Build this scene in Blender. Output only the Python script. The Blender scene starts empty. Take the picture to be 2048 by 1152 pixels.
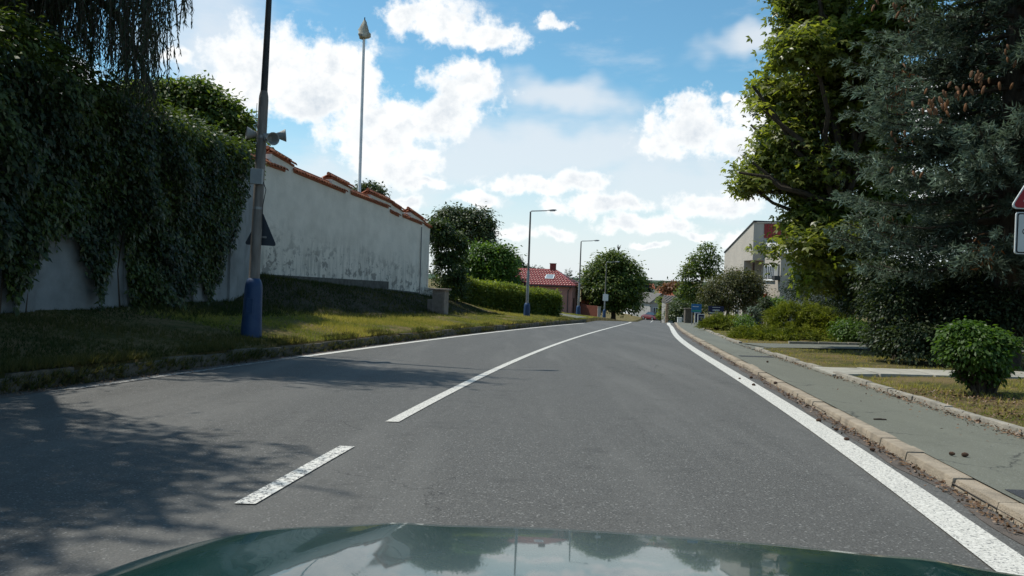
import bpy, bmesh, math, random
import numpy as np
from mathutils import Vector, Matrix

random.seed(7)
rng = np.random.default_rng(11)
scene = bpy.context.scene
COL = scene.collection

# ------------------------------------------------------------------ camera
FPX = 1577.0                                   # focal length in pixels of the 2048 wide photograph
CAM = np.array([0.0, 0.0, 1.25])
PITCH, ROLL = math.radians(0.763), math.radians(1.9)
F = np.array([0, math.cos(PITCH), -math.sin(PITCH)])
R0 = np.array([1.0, 0, 0])
U0 = np.array([0, math.sin(PITCH), math.cos(PITCH)])
U = math.cos(ROLL) * U0 - math.sin(ROLL) * R0
R = math.cos(ROLL) * R0 + math.sin(ROLL) * U0
cd = bpy.data.cameras.new('camera')
cam = bpy.data.objects.new('camera', cd)
COL.objects.link(cam)
cam.matrix_world = Matrix(((R[0], U[0], -F[0], CAM[0]), (R[1], U[1], -F[1], CAM[1]), (R[2], U[2], -F[2], CAM[2]), (0, 0, 0, 1)))
cd.sensor_width = 36.0
cd.lens = FPX / 2048 * 36.0
cd.clip_start = 0.05
cd.clip_end = 12000
scene.camera = cam

# ------------------------------------------------------------------ sky, sun, exposure
SUN_EL = math.radians(60)
SUN_AZ = math.radians(-68)                     # from +Y (the view) towards the left
SUN = np.array([math.cos(SUN_EL) * math.sin(SUN_AZ), math.cos(SUN_EL) * math.cos(SUN_AZ), math.sin(SUN_EL)])
scene.view_settings.view_transform = 'Standard'
scene.view_settings.look = 'None'
scene.view_settings.gamma = 1.0
scene.view_settings.exposure = 0.15
sd = bpy.data.lights.new('sun', 'SUN')
sd.energy = 4.2
sd.angle = math.radians(0.53)
sd.color = (1.0, 0.95, 0.86)
sun = bpy.data.objects.new('sun', sd)
COL.objects.link(sun)
sun.rotation_euler = Vector(SUN).to_track_quat('Z', 'Y').to_euler()
sun.location = (-30, 12, 50)


def ray(px, py):
    return F + (px - 1024) / FPX * R - (py - 576) / FPX * U


def azel(px, py):
    d = ray(px, py)
    d = d / np.linalg.norm(d)
    return math.atan2(d[0], d[1]), math.asin(d[2])


def build_world():
    w = bpy.data.worlds.new('World')
    scene.world = w
    w.use_nodes = True
    nt = w.node_tree
    N, L = nt.nodes, nt.links
    N.clear()

    def node(t, **kw):
        n = N.new(t)
        for k, v in kw.items():
            setattr(n, k, v)
        return n

    def math_(op, a, b=None, c=None, clamp=False):
        n = node('ShaderNodeMath', operation=op, use_clamp=clamp)
        for i, v in enumerate((a, b, c)):
            if v is None:
                continue
            if isinstance(v, (int, float)):
                n.inputs[i].default_value = v
            else:
                L.new(v, n.inputs[i])
        return n.outputs[0]

    def vmath(op, a, b=None, c=None, out=0):
        n = node('ShaderNodeVectorMath', operation=op)
        for i, v in enumerate((a, b, c)):
            if v is None:
                continue
            if isinstance(v, (tuple, list)):
                n.inputs[i].default_value = v
            else:
                L.new(v, n.inputs[i])
        return n.outputs[out]

    def noise(vec, scale, detail, rough, lac=2.0):
        n = node('ShaderNodeTexNoise')
        n.inputs['Scale'].default_value = scale
        n.inputs['Detail'].default_value = detail
        n.inputs['Roughness'].default_value = rough
        n.inputs['Lacunarity'].default_value = lac
        L.new(vec, n.inputs['Vector'])
        return n

    def smooth(v, a, b):
        n = node('ShaderNodeMapRange', interpolation_type='SMOOTHSTEP')
        n.inputs['From Min'].default_value = a
        n.inputs['From Max'].default_value = b
        L.new(v, n.inputs['Value'])
        return n.outputs['Result']

    sky = node('ShaderNodeTexSky', sky_type='NISHITA', sun_disc=False)
    sky.sun_elevation = SUN_EL
    sky.sun_rotation = SUN_AZ
    sky.altitude = 300
    sky.air_density = 1.0
    sky.dust_density = 0.7
    sky.ozone_density = 2.2
    tc = node('ShaderNodeTexCoord')
    gen = tc.outputs['Generated']
    sep = node('ShaderNodeSeparateXYZ')
    L.new(gen, sep.inputs[0])
    az = math_('ARCTAN2', sep.outputs[0], sep.outputs[1])
    el = math_('ARCSINE', sep.outputs[2])
    comb = node('ShaderNodeCombineXYZ')
    L.new(az, comb.inputs[0])
    L.new(el, comb.inputs[1])
    V = comb.outputs[0]
    # wobble the sky coordinates so that cloud edges billow
    n1 = noise(V, 9.0, 3.0, 0.55)
    n2 = noise(V, 26.0, 5.0, 0.6)
    d1 = vmath('MULTIPLY_ADD', n1.outputs['Color'], (0.075, 0.05, 0), (-0.0375, -0.025, 0))
    d2 = vmath('MULTIPLY_ADD', n2.outputs['Color'], (0.034, 0.026, 0), (-0.017, -0.013, 0))
    VD = vmath('ADD', vmath('ADD', V, d1), d2)

    cumulus = [  # photograph pixels: centre x, y, radius x, y
        (885, 38, 100, 40), (975, 76, 90, 30), (830, 25, 50, 24), (1112, 37, 34, 13),
        (545, 130, 125, 75), (665, 140, 95, 60), (480, 165, 70, 60), (620, 205, 150, 42), (700, 175, 70, 60),
        (930, 180, 72, 50), (880, 235, 55, 45), (790, 245, 120, 50), (740, 290, 80, 48), (810, 335, 70, 40), (845, 372, 60, 12),
        (1395, 258, 115, 50), (1385, 220, 50, 42), (1480, 285, 70, 34), (1455, 200, 12, 12), (1330, 285, 60, 24),
        (1055, 375, 95, 18), (1160, 368, 48, 24), (1190, 412, 98, 22), (1250, 412, 40, 16), (1310, 450, 75, 20), (1385, 408, 60, 24),
        (1470, 412, 45, 20), (955, 402, 52, 13), (1025, 462, 60, 15), (1115, 460, 42, 13), (1385, 472, 32, 9), (1480, 465, 50, 18),
        (1250, 452, 60, 14), (820, 405, 40, 10), (345, 112, 26, 16), (1300, 494, 40, 6), (1540, 240, 80, 50),
        (1620, 120, 60, 30), (1700, 320, 120, 50), (1900, 180, 110, 60), (1800, 420, 90, 30), (250, 300, 160, 70), (100, 180, 90, 50),
        (-250, 120, 150, 70), (-420, 330, 120, 40), (2300, 260, 170, 70), (2450, 420, 130, 30), (1250, -260, 160, 60), (640, -330, 170, 70),
    ]
    blobs = []
    for (x, y, rx, ry) in cumulus:
        a, e = azel(x, y)
        blobs.append((a, e, rx / FPX * 1.12, ry / FPX * 1.18))
    r2 = random.Random(5)
    for k in range(26):                        # the same kind of clouds all round
        a = math.radians(r2.uniform(52, 308))
        if a > math.pi:
            a -= 2 * math.pi
        e = math.radians(r2.choice([6, 10, 14, 20, 28, 38, 50]) + r2.uniform(-2, 2))
        s = r2.uniform(0.6, 1.3)
        blobs.append((a, e, 0.10 * s / max(0.5, math.cos(e)), 0.04 * s))
    D = None
    for (a, e, ra, re) in blobs:
        q = vmath('MULTIPLY_ADD', VD, (1 / ra, 1 / re, 0), (-a / ra, -e / re, 0))
        ln = vmath('LENGTH', q, out=1)
        D = ln if D is None else math_('SMOOTH_MIN', D, ln, 0.25)
    nb = noise(V, 34.0, 7.0, 0.62)
    field = math_('ADD', math_('SUBTRACT', 1.0, D), math_('MULTIPLY_ADD', nb.outputs['Fac'], 2.0, -1.0))
    dens = smooth(field, -0.12, 0.5)
    # thin high veil
    veil_b = [(1130, 300, 330, 75), (960, 330, 240, 110), (1350, 380, 360, 90), (1130, 190, 150, 40), (1500, 90, 110, 30), (700, 400, 400, 90), (430, 110, 120, 130), (1300, 500, 900, 90)]
    VS = vmath('ADD', V, vmath('MULTIPLY_ADD', n1.outputs['Color'], (0.16, 0.10, 0), (-0.08, -0.05, 0)))
    DV = None
    for (x, y, rx, ry) in veil_b:
        a, e = azel(x, y)
        q = vmath('MULTIPLY_ADD', VS, (FPX / rx, FPX / ry, 0), (-a * FPX / rx, -e * FPX / ry, 0))
        ln = vmath('LENGTH', q, out=1)
        DV = ln if DV is None else math_('SMOOTH_MIN', DV, ln, 0.4)
    vn = noise(vmath('MULTIPLY', V, (3.0, 9.0, 1)), 2.3, 6.0, 0.6)
    far_veil = math_('MULTIPLY', smooth(vn.outputs['Fac'], 0.5, 0.8), 0.35)
    veil = math_('MULTIPLY', smooth(math_('ADD', math_('SUBTRACT', 1.1, DV), math_('MULTIPLY_ADD', vn.outputs['Fac'], 1.0, -0.5)), -0.3, 0.8), 0.78)
    veil = math_('MAXIMUM', veil, far_veil)
    # pale air near the horizon
    low = math_('MULTIPLY', smooth(el, 0.24, 0.0), 0.88)
    veil = math_('MAXIMUM', veil, low)

    def mixc(fac, a, b):
        n = node('ShaderNodeMix', data_type='RGBA')
        for s, v in (('Factor', fac),):
            L.new(v, n.inputs[0])
        for i, v in ((6, a), (7, b)):
            if isinstance(v, tuple):
                n.inputs[i].default_value = v
            else:
                L.new(v, n.inputs[i])
        return n.outputs[2]
    tint = node('ShaderNodeMix', data_type='RGBA', blend_type='MULTIPLY')
    tint.inputs[0].default_value = 1.0
    L.new(sky.outputs[0], tint.inputs[6])
    tint.inputs[7].default_value = SKY_TINT
    c = mixc(veil, tint.outputs[2], (7.7, 8.05, 8.4, 1))
    # cloud body: white with soft blue grey hollows
    nh = noise(V, 17.0, 5.0, 0.55)
    # puffs lit from the sun's side: compare the billow noise with itself a little towards the sun
    nb2 = noise(vmath('ADD', V, (-0.010, 0.012, 0)), 34.0, 5.0, 0.6)
    emb = math_('MULTIPLY_ADD', math_('SUBTRACT', nb2.outputs['Fac'], nb.outputs['Fac']), 3.2, 0.32, True)
    hol = math_('MULTIPLY_ADD', smooth(nh.outputs['Fac'], 0.46, 0.72), 0.65, math_('MULTIPLY', emb, 0.75), True)
    hol = math_('MULTIPLY', hol, smooth(field, 0.1, 0.75))
    cc = mixc(hol, (9.9, 9.9, 9.8, 1), (5.9, 6.6, 7.3, 1))
    c = mixc(dens, c, cc)
    bg = node('ShaderNodeBackground')
    bg.inputs['Strength'].default_value = 0.1
    L.new(c, bg.inputs['Color'])
    out = node('ShaderNodeOutputWorld')
    L.new(bg.outputs[0], out.inputs[0])
    w.cycles.sampling_method = 'MANUAL'
    w.cycles.sample_map_resolution = 512


SKY_TINT = (0.88, 1.32, 1.29, 1)
build_world()

# ------------------------------------------------------------------ layout of the ground
ZY = [-300, 60, 75, 90, 110, 140, 200, 400, 6000]
ZZ = [9.0, -1.8, -2.6, -3.55, -4.6, -5.5, -6.2, -8.0, -8.0]


def road_z(y):
    # lightly smoothed long profile: falls 3 %, steepens at the crest, flattens in the valley
    return (np.interp(np.asarray(y) - 2.5, ZY, ZZ) + np.interp(np.asarray(y) + 2.5, ZY, ZZ) + 2 * np.interp(y, ZY, ZZ)) / 4


def curve(pts, deg=3, end=0.2):
    ys = np.array([p[0] for p in pts], float)
    xs = np.array([p[1] for p in pts], float)
    c = np.polyfit(ys, xs, deg)
    dc = np.polyder(c)
    y0, y1 = ys[0], ys[-1]

    def fn(y):
        y = np.asarray(y, float)
        yc = np.clip(y, y0, y1)
        return np.polyval(c, yc) + np.where(y < y0, (y - y0) * np.polyval(dc, y0), 0) + np.where(y > y1, (y - y1) * end, 0)
    return fn


x_left = curve([(8.88, -5.78), (11.6, -5.32), (15.92, -4.4), (19.88, -3.6), (28.92, -1.6), (38.28, 0.9), (52.08, 4.9)], 3, 0.21)
x_cen = curve([(4.68, -1.55), (6.48, -1.29), (7.96, -1.12), (14.18, -0.3), (20.56, 0.82), (30.24, 2.75), (41.62, 5.2), (54.7, 8.2)], 3, 0.2)
x_rline = curve([(3.9, 2.49), (5.32, 2.84), (7.42, 3.22), (10.38, 3.6), (16.58, 4.43), (23.04, 5.38), (29.62, 6.45), (41.9, 8.6), (52.88, 10.61)], 4, 0.195)
x_kerb = curve([(4.62, 3.02), (5.72, 3.23), (7.78, 3.6), (10.58, 4.02), (15.28, 4.72), (21.74, 5.72), (31.94, 7.3), (41.66, 9.0), (53, 11.05)], 3, 0.195)
KW, KH = 0.2, 0.065                           # right kerb stone width, height over the road
x_pav = curve([(7.68, 5.04), (9.54, 5.36), (12.54, 5.75), (15.46, 6.12), (23.16, 7.1), (28.94, 8.0), (44.3, 10.75), (53, 12.5)], 3, 0.2)
PAVH = 0.078


def sstep(a, b, x):
    t = np.clip((np.asarray(x, float) - a) / (b - a), 0, 1)
    return t * t * (3 - 2 * t)


def raise_left(e, y):
    """height of the bank over the road, e metres left of the left kerb"""
    e = np.asarray(e, float)
    k = 0.155 + (0.09 - 0.155) * sstep(19, 29, y)
    near = 0.24 + k * np.minimum(e, 7)
    mound = np.interp(y, [28, 43], [0.95, 0.55]) * sstep(3.3, 6.3, e) * sstep(21, 27, y) * (1 - sstep(43, 49, y))
    cap = np.minimum(near + mound, 2.3)
    return cap


def ground_z(x, y):
    xl, xp = x_left(y), x_pav(y)
    z = road_z(y)
    left = z + raise_left(xl - x, y)
    right = z + 0.1 + 0.012 * np.clip(x - xp, 0, 30)
    return np.where(x < xl, left, np.where(x > xp, right, z - 0.05))


def at(px, py, Y):
    d = ray(px, py)
    return CAM + d * (Y / d[1])


def proj(P):
    v = np.asarray(P, float) - CAM
    dz = v @ F
    return 1024 + FPX * (v @ R) / dz, 576 - FPX * (v @ U) / dz


# ------------------------------------------------------------------ materials
MATS = {}


def mat(name, c1, c2=None, scale=8.0, rough=0.8, bump=0.0, detail=5.0, spec=0.3, metal=0.0, coat=0.0, bscale=None, stretch=None, mixlo=0.35, mixhi=0.65):
    if name in MATS:
        return MATS[name]
    m = bpy.data.materials.new(name)
    m.use_nodes = True
    nt = m.node_tree
    N, L = nt.nodes, nt.links
    b = N['Principled BSDF']
    b.inputs['Roughness'].default_value = rough
    b.inputs['Metallic'].default_value = metal
    b.inputs['Specular IOR Level'].default_value = spec
    b.inputs['Coat Weight'].default_value = coat
    tc = N.new('ShaderNodeTexCoord')
    vec = tc.outputs['Object']
    if stretch:
        mp = N.new('ShaderNodeMapping')
        mp.inputs['Scale'].default_value = stretch
        L.new(vec, mp.inputs['Vector'])
        vec = mp.outputs[0]
    nz = N.new('ShaderNodeTexNoise')
    nz.inputs['Scale'].default_value = scale
    nz.inputs['Detail'].default_value = detail
    nz.inputs['Roughness'].default_value = 0.6
    L.new(vec, nz.inputs['Vector'])
    mr = N.new('ShaderNodeMapRange')
    mr.inputs['From Min'].default_value = mixlo
    mr.inputs['From Max'].default_value = mixhi
    L.new(nz.outputs['Fac'], mr.inputs['Value'])
    mx = N.new('ShaderNodeMix')
    mx.data_type = 'RGBA'
    L.new(mr.outputs['Result'], mx.inputs[0])
    c2 = c2 or tuple(v * 0.8 for v in c1)
    mx.inputs[6].default_value = (*c1, 1)
    mx.inputs[7].default_value = (*c2, 1)
    L.new(mx.outputs[2], b.inputs['Base Color'])
    if bump:
        bz = N.new('ShaderNodeTexNoise')
        bz.inputs['Scale'].default_value = bscale or scale * 6
        bz.inputs['Detail'].default_value = 4
        L.new(tc.outputs['Object'], bz.inputs['Vector'])
        bp = N.new('ShaderNodeBump')
        bp.inputs['Strength'].default_value = bump
        bp.inputs['Distance'].default_value = 0.02
        L.new(bz.outputs['Fac'], bp.inputs['Height'])
        L.new(bp.outputs[0], b.inputs['Normal'])
    MATS[name] = m
    return m


def leafmat(name, dark, light, trans=0.3, rough=0.5, spec=0.35, tcol=None):
    """leaf colour varies from leaf to leaf through the mesh attribute tint"""
    m = bpy.data.materials.new(name)
    m.use_nodes = True
    nt = m.node_tree
    N, L = nt.nodes, nt.links
    b = N['Principled BSDF']
    b.inputs['Roughness'].default_value = rough
    b.inputs['Specular IOR Level'].default_value = spec
    at_ = N.new('ShaderNodeAttribute')
    at_.attribute_name = 'tint'
    mx = N.new('ShaderNodeMix')
    mx.data_type = 'RGBA'
    L.new(at_.outputs['Fac'], mx.inputs[0])
    mx.inputs[6].default_value = (*dark, 1)
    mx.inputs[7].default_value = (*light, 1)
    L.new(mx.outputs[2], b.inputs['Base Color'])
    if trans:
        tr = N.new('ShaderNodeBsdfTranslucent')
        tm = N.new('ShaderNodeMix')
        tm.data_type = 'RGBA'
        tm.blend_type = 'MULTIPLY'
        tm.inputs[0].default_value = 1
        L.new(mx.outputs[2], tm.inputs[6])
        tm.inputs[7].default_value = (*(tcol or (1.5, 1.6, 0.6)), 1)
        L.new(tm.outputs[2], tr.inputs['Color'])
        ms = N.new('ShaderNodeMixShader')
        ms.inputs[0].default_value = trans
        L.new(b.outputs[0], ms.inputs[1])
        L.new(tr.outputs[0], ms.inputs[2])
        L.new(ms.outputs[0], N['Material Output'].inputs['Surface'])
    MATS[name] = m
    return m


# ------------------------------------------------------------------ object helpers
def link(o, parent=None):
    COL.objects.link(o)
    if parent is not None:
        o.parent = parent
    return o


def tag(o, label=None, cat=None, group=None, kind=None):
    if label:
        o['label'] = label
    if cat:
        o['category'] = cat
    if group:
        o['group'] = group
    if kind:
        o['kind'] = kind
    return o


def thing(name, label, cat, loc=(0, 0, 0), rz=0.0, group=None):
    o = bpy.data.objects.new(name, None)
    o.empty_display_size = 0.3
    link(o)
    o.location = [float(v) for v in loc]
    o.rotation_euler = (0, 0, rz)
    return tag(o, label, cat, group)


def npmesh(name, verts, faces_idx, nper, material=None, tint=None, smooth=False):
    """verts (n,3); faces_idx flat index list; nper: vertices per face (int or array)"""
    me = bpy.data.meshes.new(name)
    verts = np.ascontiguousarray(verts, dtype=np.float32)
    idx = np.ascontiguousarray(faces_idx, dtype=np.int32).ravel()
    if np.isscalar(nper):
        tot = np.full(len(idx) // nper, nper, dtype=np.int32)
    else:
        tot = np.asarray(nper, dtype=np.int32)
    start = np.concatenate(([0], np.cumsum(tot)[:-1])).astype(np.int32)
    me.vertices.add(len(verts))
    me.vertices.foreach_set('co', verts.ravel())
    me.loops.add(len(idx))
    me.loops.foreach_set('vertex_index', idx)
    me.polygons.add(len(tot))
    me.polygons.foreach_set('loop_start', start)
    me.polygons.foreach_set('loop_total', tot)
    if smooth:
        me.polygons.foreach_set('use_smooth', np.ones(len(tot), dtype=bool))
    if tint is not None:
        a = me.attributes.new('tint', 'FLOAT', 'FACE')
        a.data.foreach_set('value', np.ascontiguousarray(tint, dtype=np.float32))
    me.update(calc_edges=True)
    me.validate()
    if material:
        me.materials.append(material)
    return me


class MB:
    """collects boxes, tubes and sheets into one mesh"""

    def __init__(self):
        self.v = []
        self.f = []

    def add(self, vs, fs):
        o = len(self.v)
        self.v += [tuple(float(c) for c in p) for p in vs]
        self.f += [tuple(i + o for i in q) for q in fs]
        return self

    def box(self, c, s, rz=0.0, taper=1.0):
        cx, cy, cz = c
        hx, hy, hz = s[0] / 2, s[1] / 2, s[2] / 2
        vs = []
        for z, k in ((-hz, 1.0), (hz, taper)):
            for x, y in ((-hx, -hy), (hx, -hy), (hx, hy), (-hx, hy)):
                x, y = x * k, y * k
                vs.append((cx + x * math.cos(rz) - y * math.sin(rz), cy + x * math.sin(rz) + y * math.cos(rz), cz + z))
        return self.add(vs, [(3, 2, 1, 0), (4, 5, 6, 7), (0, 1, 5, 4), (1, 2, 6, 5), (2, 3, 7, 6), (3, 0, 4, 7)])

    def prism(self, poly, axis_vec):
        """poly: 3D points in order, swept by axis_vec"""
        n = len(poly)
        a = [np.asarray(p, float) for p in poly]
        b = [p + np.asarray(axis_vec, float) for p in a]
        fs = [tuple(range(n - 1, -1, -1)), tuple(range(n, 2 * n))]
        fs += [(i, (i + 1) % n, n + (i + 1) % n, n + i) for i in range(n)]
        return self.add(a + b, fs)

    def tube(self, pts, rad, sides=8, cap=True):
        pts = [np.asarray(p, float) for p in pts]
        if np.isscalar(rad):
            rad = [rad] * len(pts)
        vs, fs = [], []
        prev = None
        for i, p in enumerate(pts):
            t = pts[min(i + 1, len(pts) - 1)] - pts[max(i - 1, 0)]
            t = t / (np.linalg.norm(t) + 1e-9)
            if prev is None:
                ref = np.array([0, 0, 1.0]) if abs(t[2]) < 0.9 else np.array([1.0, 0, 0])
                u = np.cross(t, ref)
            else:
                u = prev - t * (prev @ t)
            u = u / (np.linalg.norm(u) + 1e-9)
            prev = u
            w = np.cross(t, u)
            for k in range(sides):
                a = 2 * math.pi * k / sides
                vs.append(p + rad[i] * (math.cos(a) * u + math.sin(a) * w))
        for i in range(len(pts) - 1):
            for k in range(sides):
                a, b = i * sides + k, i * sides + (k + 1) % sides
                fs.append((a, b, b + sides, a + sides))
        if cap:
            fs.append(tuple(range(sides - 1, -1, -1)))
            fs.append(tuple(range((len(pts) - 1) * sides, len(pts) * sides)))
        return self.add(vs, fs)

    def lathe(self, prof, c=(0, 0, 0), sides=20, ax=None):
        """prof: (radius, height) pairs round the z axis at c"""
        pts = [np.array(c, float) + np.array([0, 0, h]) for r, h in prof]
        vs, fs = [], []
        for (r, h) in prof:
            for k in range(sides):
                a = 2 * math.pi * k / sides
                vs.append((c[0] + r * math.cos(a), c[1] + r * math.sin(a), c[2] + h))
        for i in range(len(prof) - 1):
            for k in range(sides):
                a, b = i * sides + k, i * sides + (k + 1) % sides
                fs.append((a, b, b + sides, a + sides))
        fs.append(tuple(range(sides - 1, -1, -1)))
        fs.append(tuple(range((len(prof) - 1) * sides, len(prof) * sides)))
        return self.add(vs, fs)

    def mesh(self, name, material=None, smooth=False, bevel=0.0):
        me = bpy.data.meshes.new(name)
        me.from_pydata(self.v, [], self.f)
        if smooth or bevel:
            bm = bmesh.new()
            bm.from_mesh(me)
            if bevel:
                bmesh.ops.bevel(bm, geom=bm.edges[:], offset=bevel, segments=2, affect='EDGES', profile=0.6, clamp_overlap=True)
            bm.to_mesh(me)
            bm.free()
        if smooth:
            me.polygons.foreach_set('use_smooth', [True] * len(me.polygons))
            me.set_sharp_from_angle(angle=math.radians(38))
        if material:
            me.materials.append(material)
        me.update()
        return me

    def build(self, name, material=None, parent=None, smooth=False, bevel=0.0):
        return link(bpy.data.objects.new(name, self.mesh(name, material, smooth, bevel)), parent)


def put(name, me, parent=None):
    return link(bpy.data.objects.new(name, me), parent)


def strip(name, fa, fb, ys, za, zb, material, parent=None):
    """sheet between two curves x=fa(y), x=fb(y)"""
    n = len(ys)
    va = np.stack([fa(ys), ys, za(ys)], 1)
    vb = np.stack([fb(ys), ys, zb(ys)], 1)
    v = np.concatenate([va, vb])
    i = np.arange(n - 1)
    f = np.stack([i, n + i, n + i + 1, i + 1], 1)
    return put(name, npmesh(name, v, f, 4, material), parent)

# ------------------------------------------------------------------ surfaces of the ground
def nodes_of(name, rough=0.85, spec=0.25):
    m = bpy.data.materials.new(name)
    m.use_nodes = True
    b = m.node_tree.nodes['Principled BSDF']
    b.inputs['Roughness'].default_value = rough
    b.inputs['Specular IOR Level'].default_value = spec
    MATS[name] = m
    return m, m.node_tree.nodes, m.node_tree.links, b


class NT:
    def __init__(self, N, L):
        self.N, self.L = N, L
        self.tc = N.new('ShaderNodeTexCoord').outputs['Object']

    def noise(self, scale, detail=5, rough=0.6, vec=None, out='Fac'):
        n = self.N.new('ShaderNodeTexNoise')
        n.inputs['Scale'].default_value = scale
        n.inputs['Detail'].default_value = detail
        n.inputs['Roughness'].default_value = rough
        self.L.new(vec or self.tc, n.inputs['Vector'])
        return n.outputs[out]

    def voronoi(self, scale, feature='F1', out='Distance', vec=None):
        n = self.N.new('ShaderNodeTexVoronoi')
        n.feature = feature
        n.inputs['Scale'].default_value = scale
        self.L.new(vec or self.tc, n.inputs['Vector'])
        return n.outputs[out]

    def scaled(self, s):
        n = self.N.new('ShaderNodeMapping')
        n.inputs['Scale'].default_value = s
        self.L.new(self.tc, n.inputs['Vector'])
        return n.outputs[0]

    def rng(self, v, a, b, c=0.0, d=1.0):
        n = self.N.new('ShaderNodeMapRange')
        n.inputs['From Min'].default_value = a
        n.inputs['From Max'].default_value = b
        n.inputs['To Min'].default_value = c
        n.inputs['To Max'].default_value = d
        self.L.new(v, n.inputs['Value'])
        return n.outputs['Result']

    def mix(self, fac, a, b):
        n = self.N.new('ShaderNodeMix')
        n.data_type = 'RGBA'
        if isinstance(fac, (int, float)):
            n.inputs[0].default_value = fac
        else:
            self.L.new(fac, n.inputs[0])
        for i, v in ((6, a), (7, b)):
            if isinstance(v, tuple):
                n.inputs[i].default_value = (*v[:3], 1)
            else:
                self.L.new(v, n.inputs[i])
        return n.outputs[2]

    def math(self, op, a, b=0.0, clamp=False):
        n = self.N.new('ShaderNodeMath')
        n.operation = op
        n.use_clamp = clamp
        for i, v in ((0, a), (1, b)):
            if isinstance(v, (int, float)):
                n.inputs[i].default_value = v
            else:
                self.L.new(v, n.inputs[i])
        return n.outputs[0]

    def bump(self, h, strength, dist, b):
        n = self.N.new('ShaderNodeBump')
        n.inputs['Strength'].default_value = strength
        n.inputs['Distance'].default_value = dist
        self.L.new(h, n.inputs['Height'])
        self.L.new(n.outputs[0], b.inputs['Normal'])


def asphalt(name, base, light, dark, fleck, cracks=0.004, scale=70.0, bumps=0.5):
    m, N, L, b = nodes_of(name, 0.75, 0.28)
    t = NT(N, L)
    sp = t.noise(scale, 2, 0.7)
    c = t.mix(t.rng(sp, 0.32, 0.68), dark, light)
    big = t.noise(0.5, 4, 0.6, vec=t.scaled((1, 0.35, 1)))
    c = t.mix(t.rng(big, 0.35, 0.7, 0.0, 0.55), c, base)
    fl = t.voronoi(scale * 1.1, out='Color')
    sepc = N.new('ShaderNodeSeparateColor')
    L.new(fl, sepc.inputs[0])
    c = t.mix(t.rng(sepc.outputs[0], 0.93, 0.99, 0, 0.7), c, fleck)
    med = t.noise(5.0, 6, 0.65)
    c = t.mix(t.rng(med, 0.55, 0.8, 0, 0.35), c, dark)
    # lengthwise wear, stains and fine cracks
    tr_ = t.noise(0.9, 4, 0.6, vec=t.scaled((1.3, 0.12, 1)))
    c = t.mix(t.rng(tr_, 0.48, 0.7, 0, 0.6), c, light)
    st_ = t.noise(1.7, 6, 0.7)
    c = t.mix(t.rng(st_, 0.58, 0.72, 0, 0.5), c, dark)
    wv = N.new('ShaderNodeVectorMath')
    wv.operation = 'MULTIPLY_ADD'
    L.new(t.noise(2.5, 4, 0.7, out='Color'), wv.inputs[0])
    wv.inputs[1].default_value = (0.5, 0.5, 0)
    L.new(t.tc, wv.inputs[2])
    ck = t.math('MULTIPLY', t.rng(t.voronoi(0.55, 'DISTANCE_TO_EDGE', vec=wv.outputs[0]), 0.0, cracks, 1.0, 0.0), t.rng(t.noise(0.35, 3), 0.48, 0.56), True)
    c = t.mix(t.math('MULTIPLY', ck, 0.75), c, (0.02, 0.02, 0.02))
    L.new(c, b.inputs['Base Color'])
    h = t.math('ADD', sp, t.math('MULTIPLY', t.voronoi(scale * 0.8), 0.8))
    t.bump(h, bumps, 0.006, b)
    return m


asphalt('asphalt', (0.08, 0.079, 0.073), (0.132, 0.13, 0.121), (0.036, 0.036, 0.034), (0.26, 0.26, 0.245), scale=85)
asphalt('pavement_asphalt', (0.125, 0.128, 0.10), (0.16, 0.163, 0.130), (0.085, 0.086, 0.069), (0.25, 0.25, 0.23), scale=95, bumps=0.3, cracks=0.009)
asphalt('fresh_asphalt', (0.035, 0.037, 0.04), (0.055, 0.058, 0.062), (0.02, 0.02, 0.022), (0.14, 0.14, 0.14), scale=90)

m, N, L, b = nodes_of('road_paint', 0.6, 0.35)
t = NT(N, L)
n1 = t.noise(45, 3, 0.6)
c = t.mix(t.rng(n1, 0.3, 0.65), (0.40, 0.39, 0.35), (0.66, 0.64, 0.58))
n2 = t.noise(2.2, 5, 0.6)
c = t.mix(t.rng(n2, 0.5, 0.75, 0, 0.5), c, (0.45, 0.44, 0.4))
pits = t.rng(t.noise(60, 2, 0.6), 0.36, 0.42)
c = t.mix(pits, (0.13, 0.13, 0.13), c)
L.new(c, b.inputs['Base Color'])
t.bump(n1, 0.5, 0.006, b)

m, N, L, b = nodes_of('worn_road_paint', 0.6, 0.35)
t = NT(N, L)
vo = t.rng(t.voronoi(34, 'DISTANCE_TO_EDGE'), 0.03, 0.11)
c = t.mix(t.math('MAXIMUM', t.math('SUBTRACT', 1.0, vo), t.rng(t.noise(30, 3), 0.42, 0.55)), (0.075, 0.077, 0.08), (0.66, 0.645, 0.59))
L.new(c, b.inputs['Base Color'])
t.bump(vo, 0.5, 0.005, b)

m, N, L, b = nodes_of('shaded_worn_paint', 0.7, 0.3)  # worn edge line paint, dimmed further to put the tree shade into its colour
t = NT(N, L)
c = t.mix(t.rng(t.noise(24, 4, .7), 0.48, 0.62), (0.1, 0.1, 0.1), (0.4, 0.39, 0.36))
L.new(c, b.inputs['Base Color'])
mat('kerb_stone', (0.36, 0.30, 0.225), (0.22, 0.185, 0.14), 5.0, 0.9, 0.6, 8, bscale=60)
mat('edging_stone', (0.33, 0.30, 0.245), (0.20, 0.185, 0.155), 6.0, 0.9, 0.6, 8, bscale=60)
mat('old_kerb_stone', (0.16, 0.14, 0.11), (0.07, 0.065, 0.05), 6.0, 0.95, 0.8, 8, bscale=40)
mat('concrete_slab', (0.36, 0.34, 0.29), (0.26, 0.25, 0.21), 3.0, 0.9, 0.3, 8, bscale=60)
mat('gutter_dirt', (0.12, 0.10, 0.085), (0.075, 0.066, 0.058), 8.0, 0.95, 0.5, 8, bscale=80)

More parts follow.
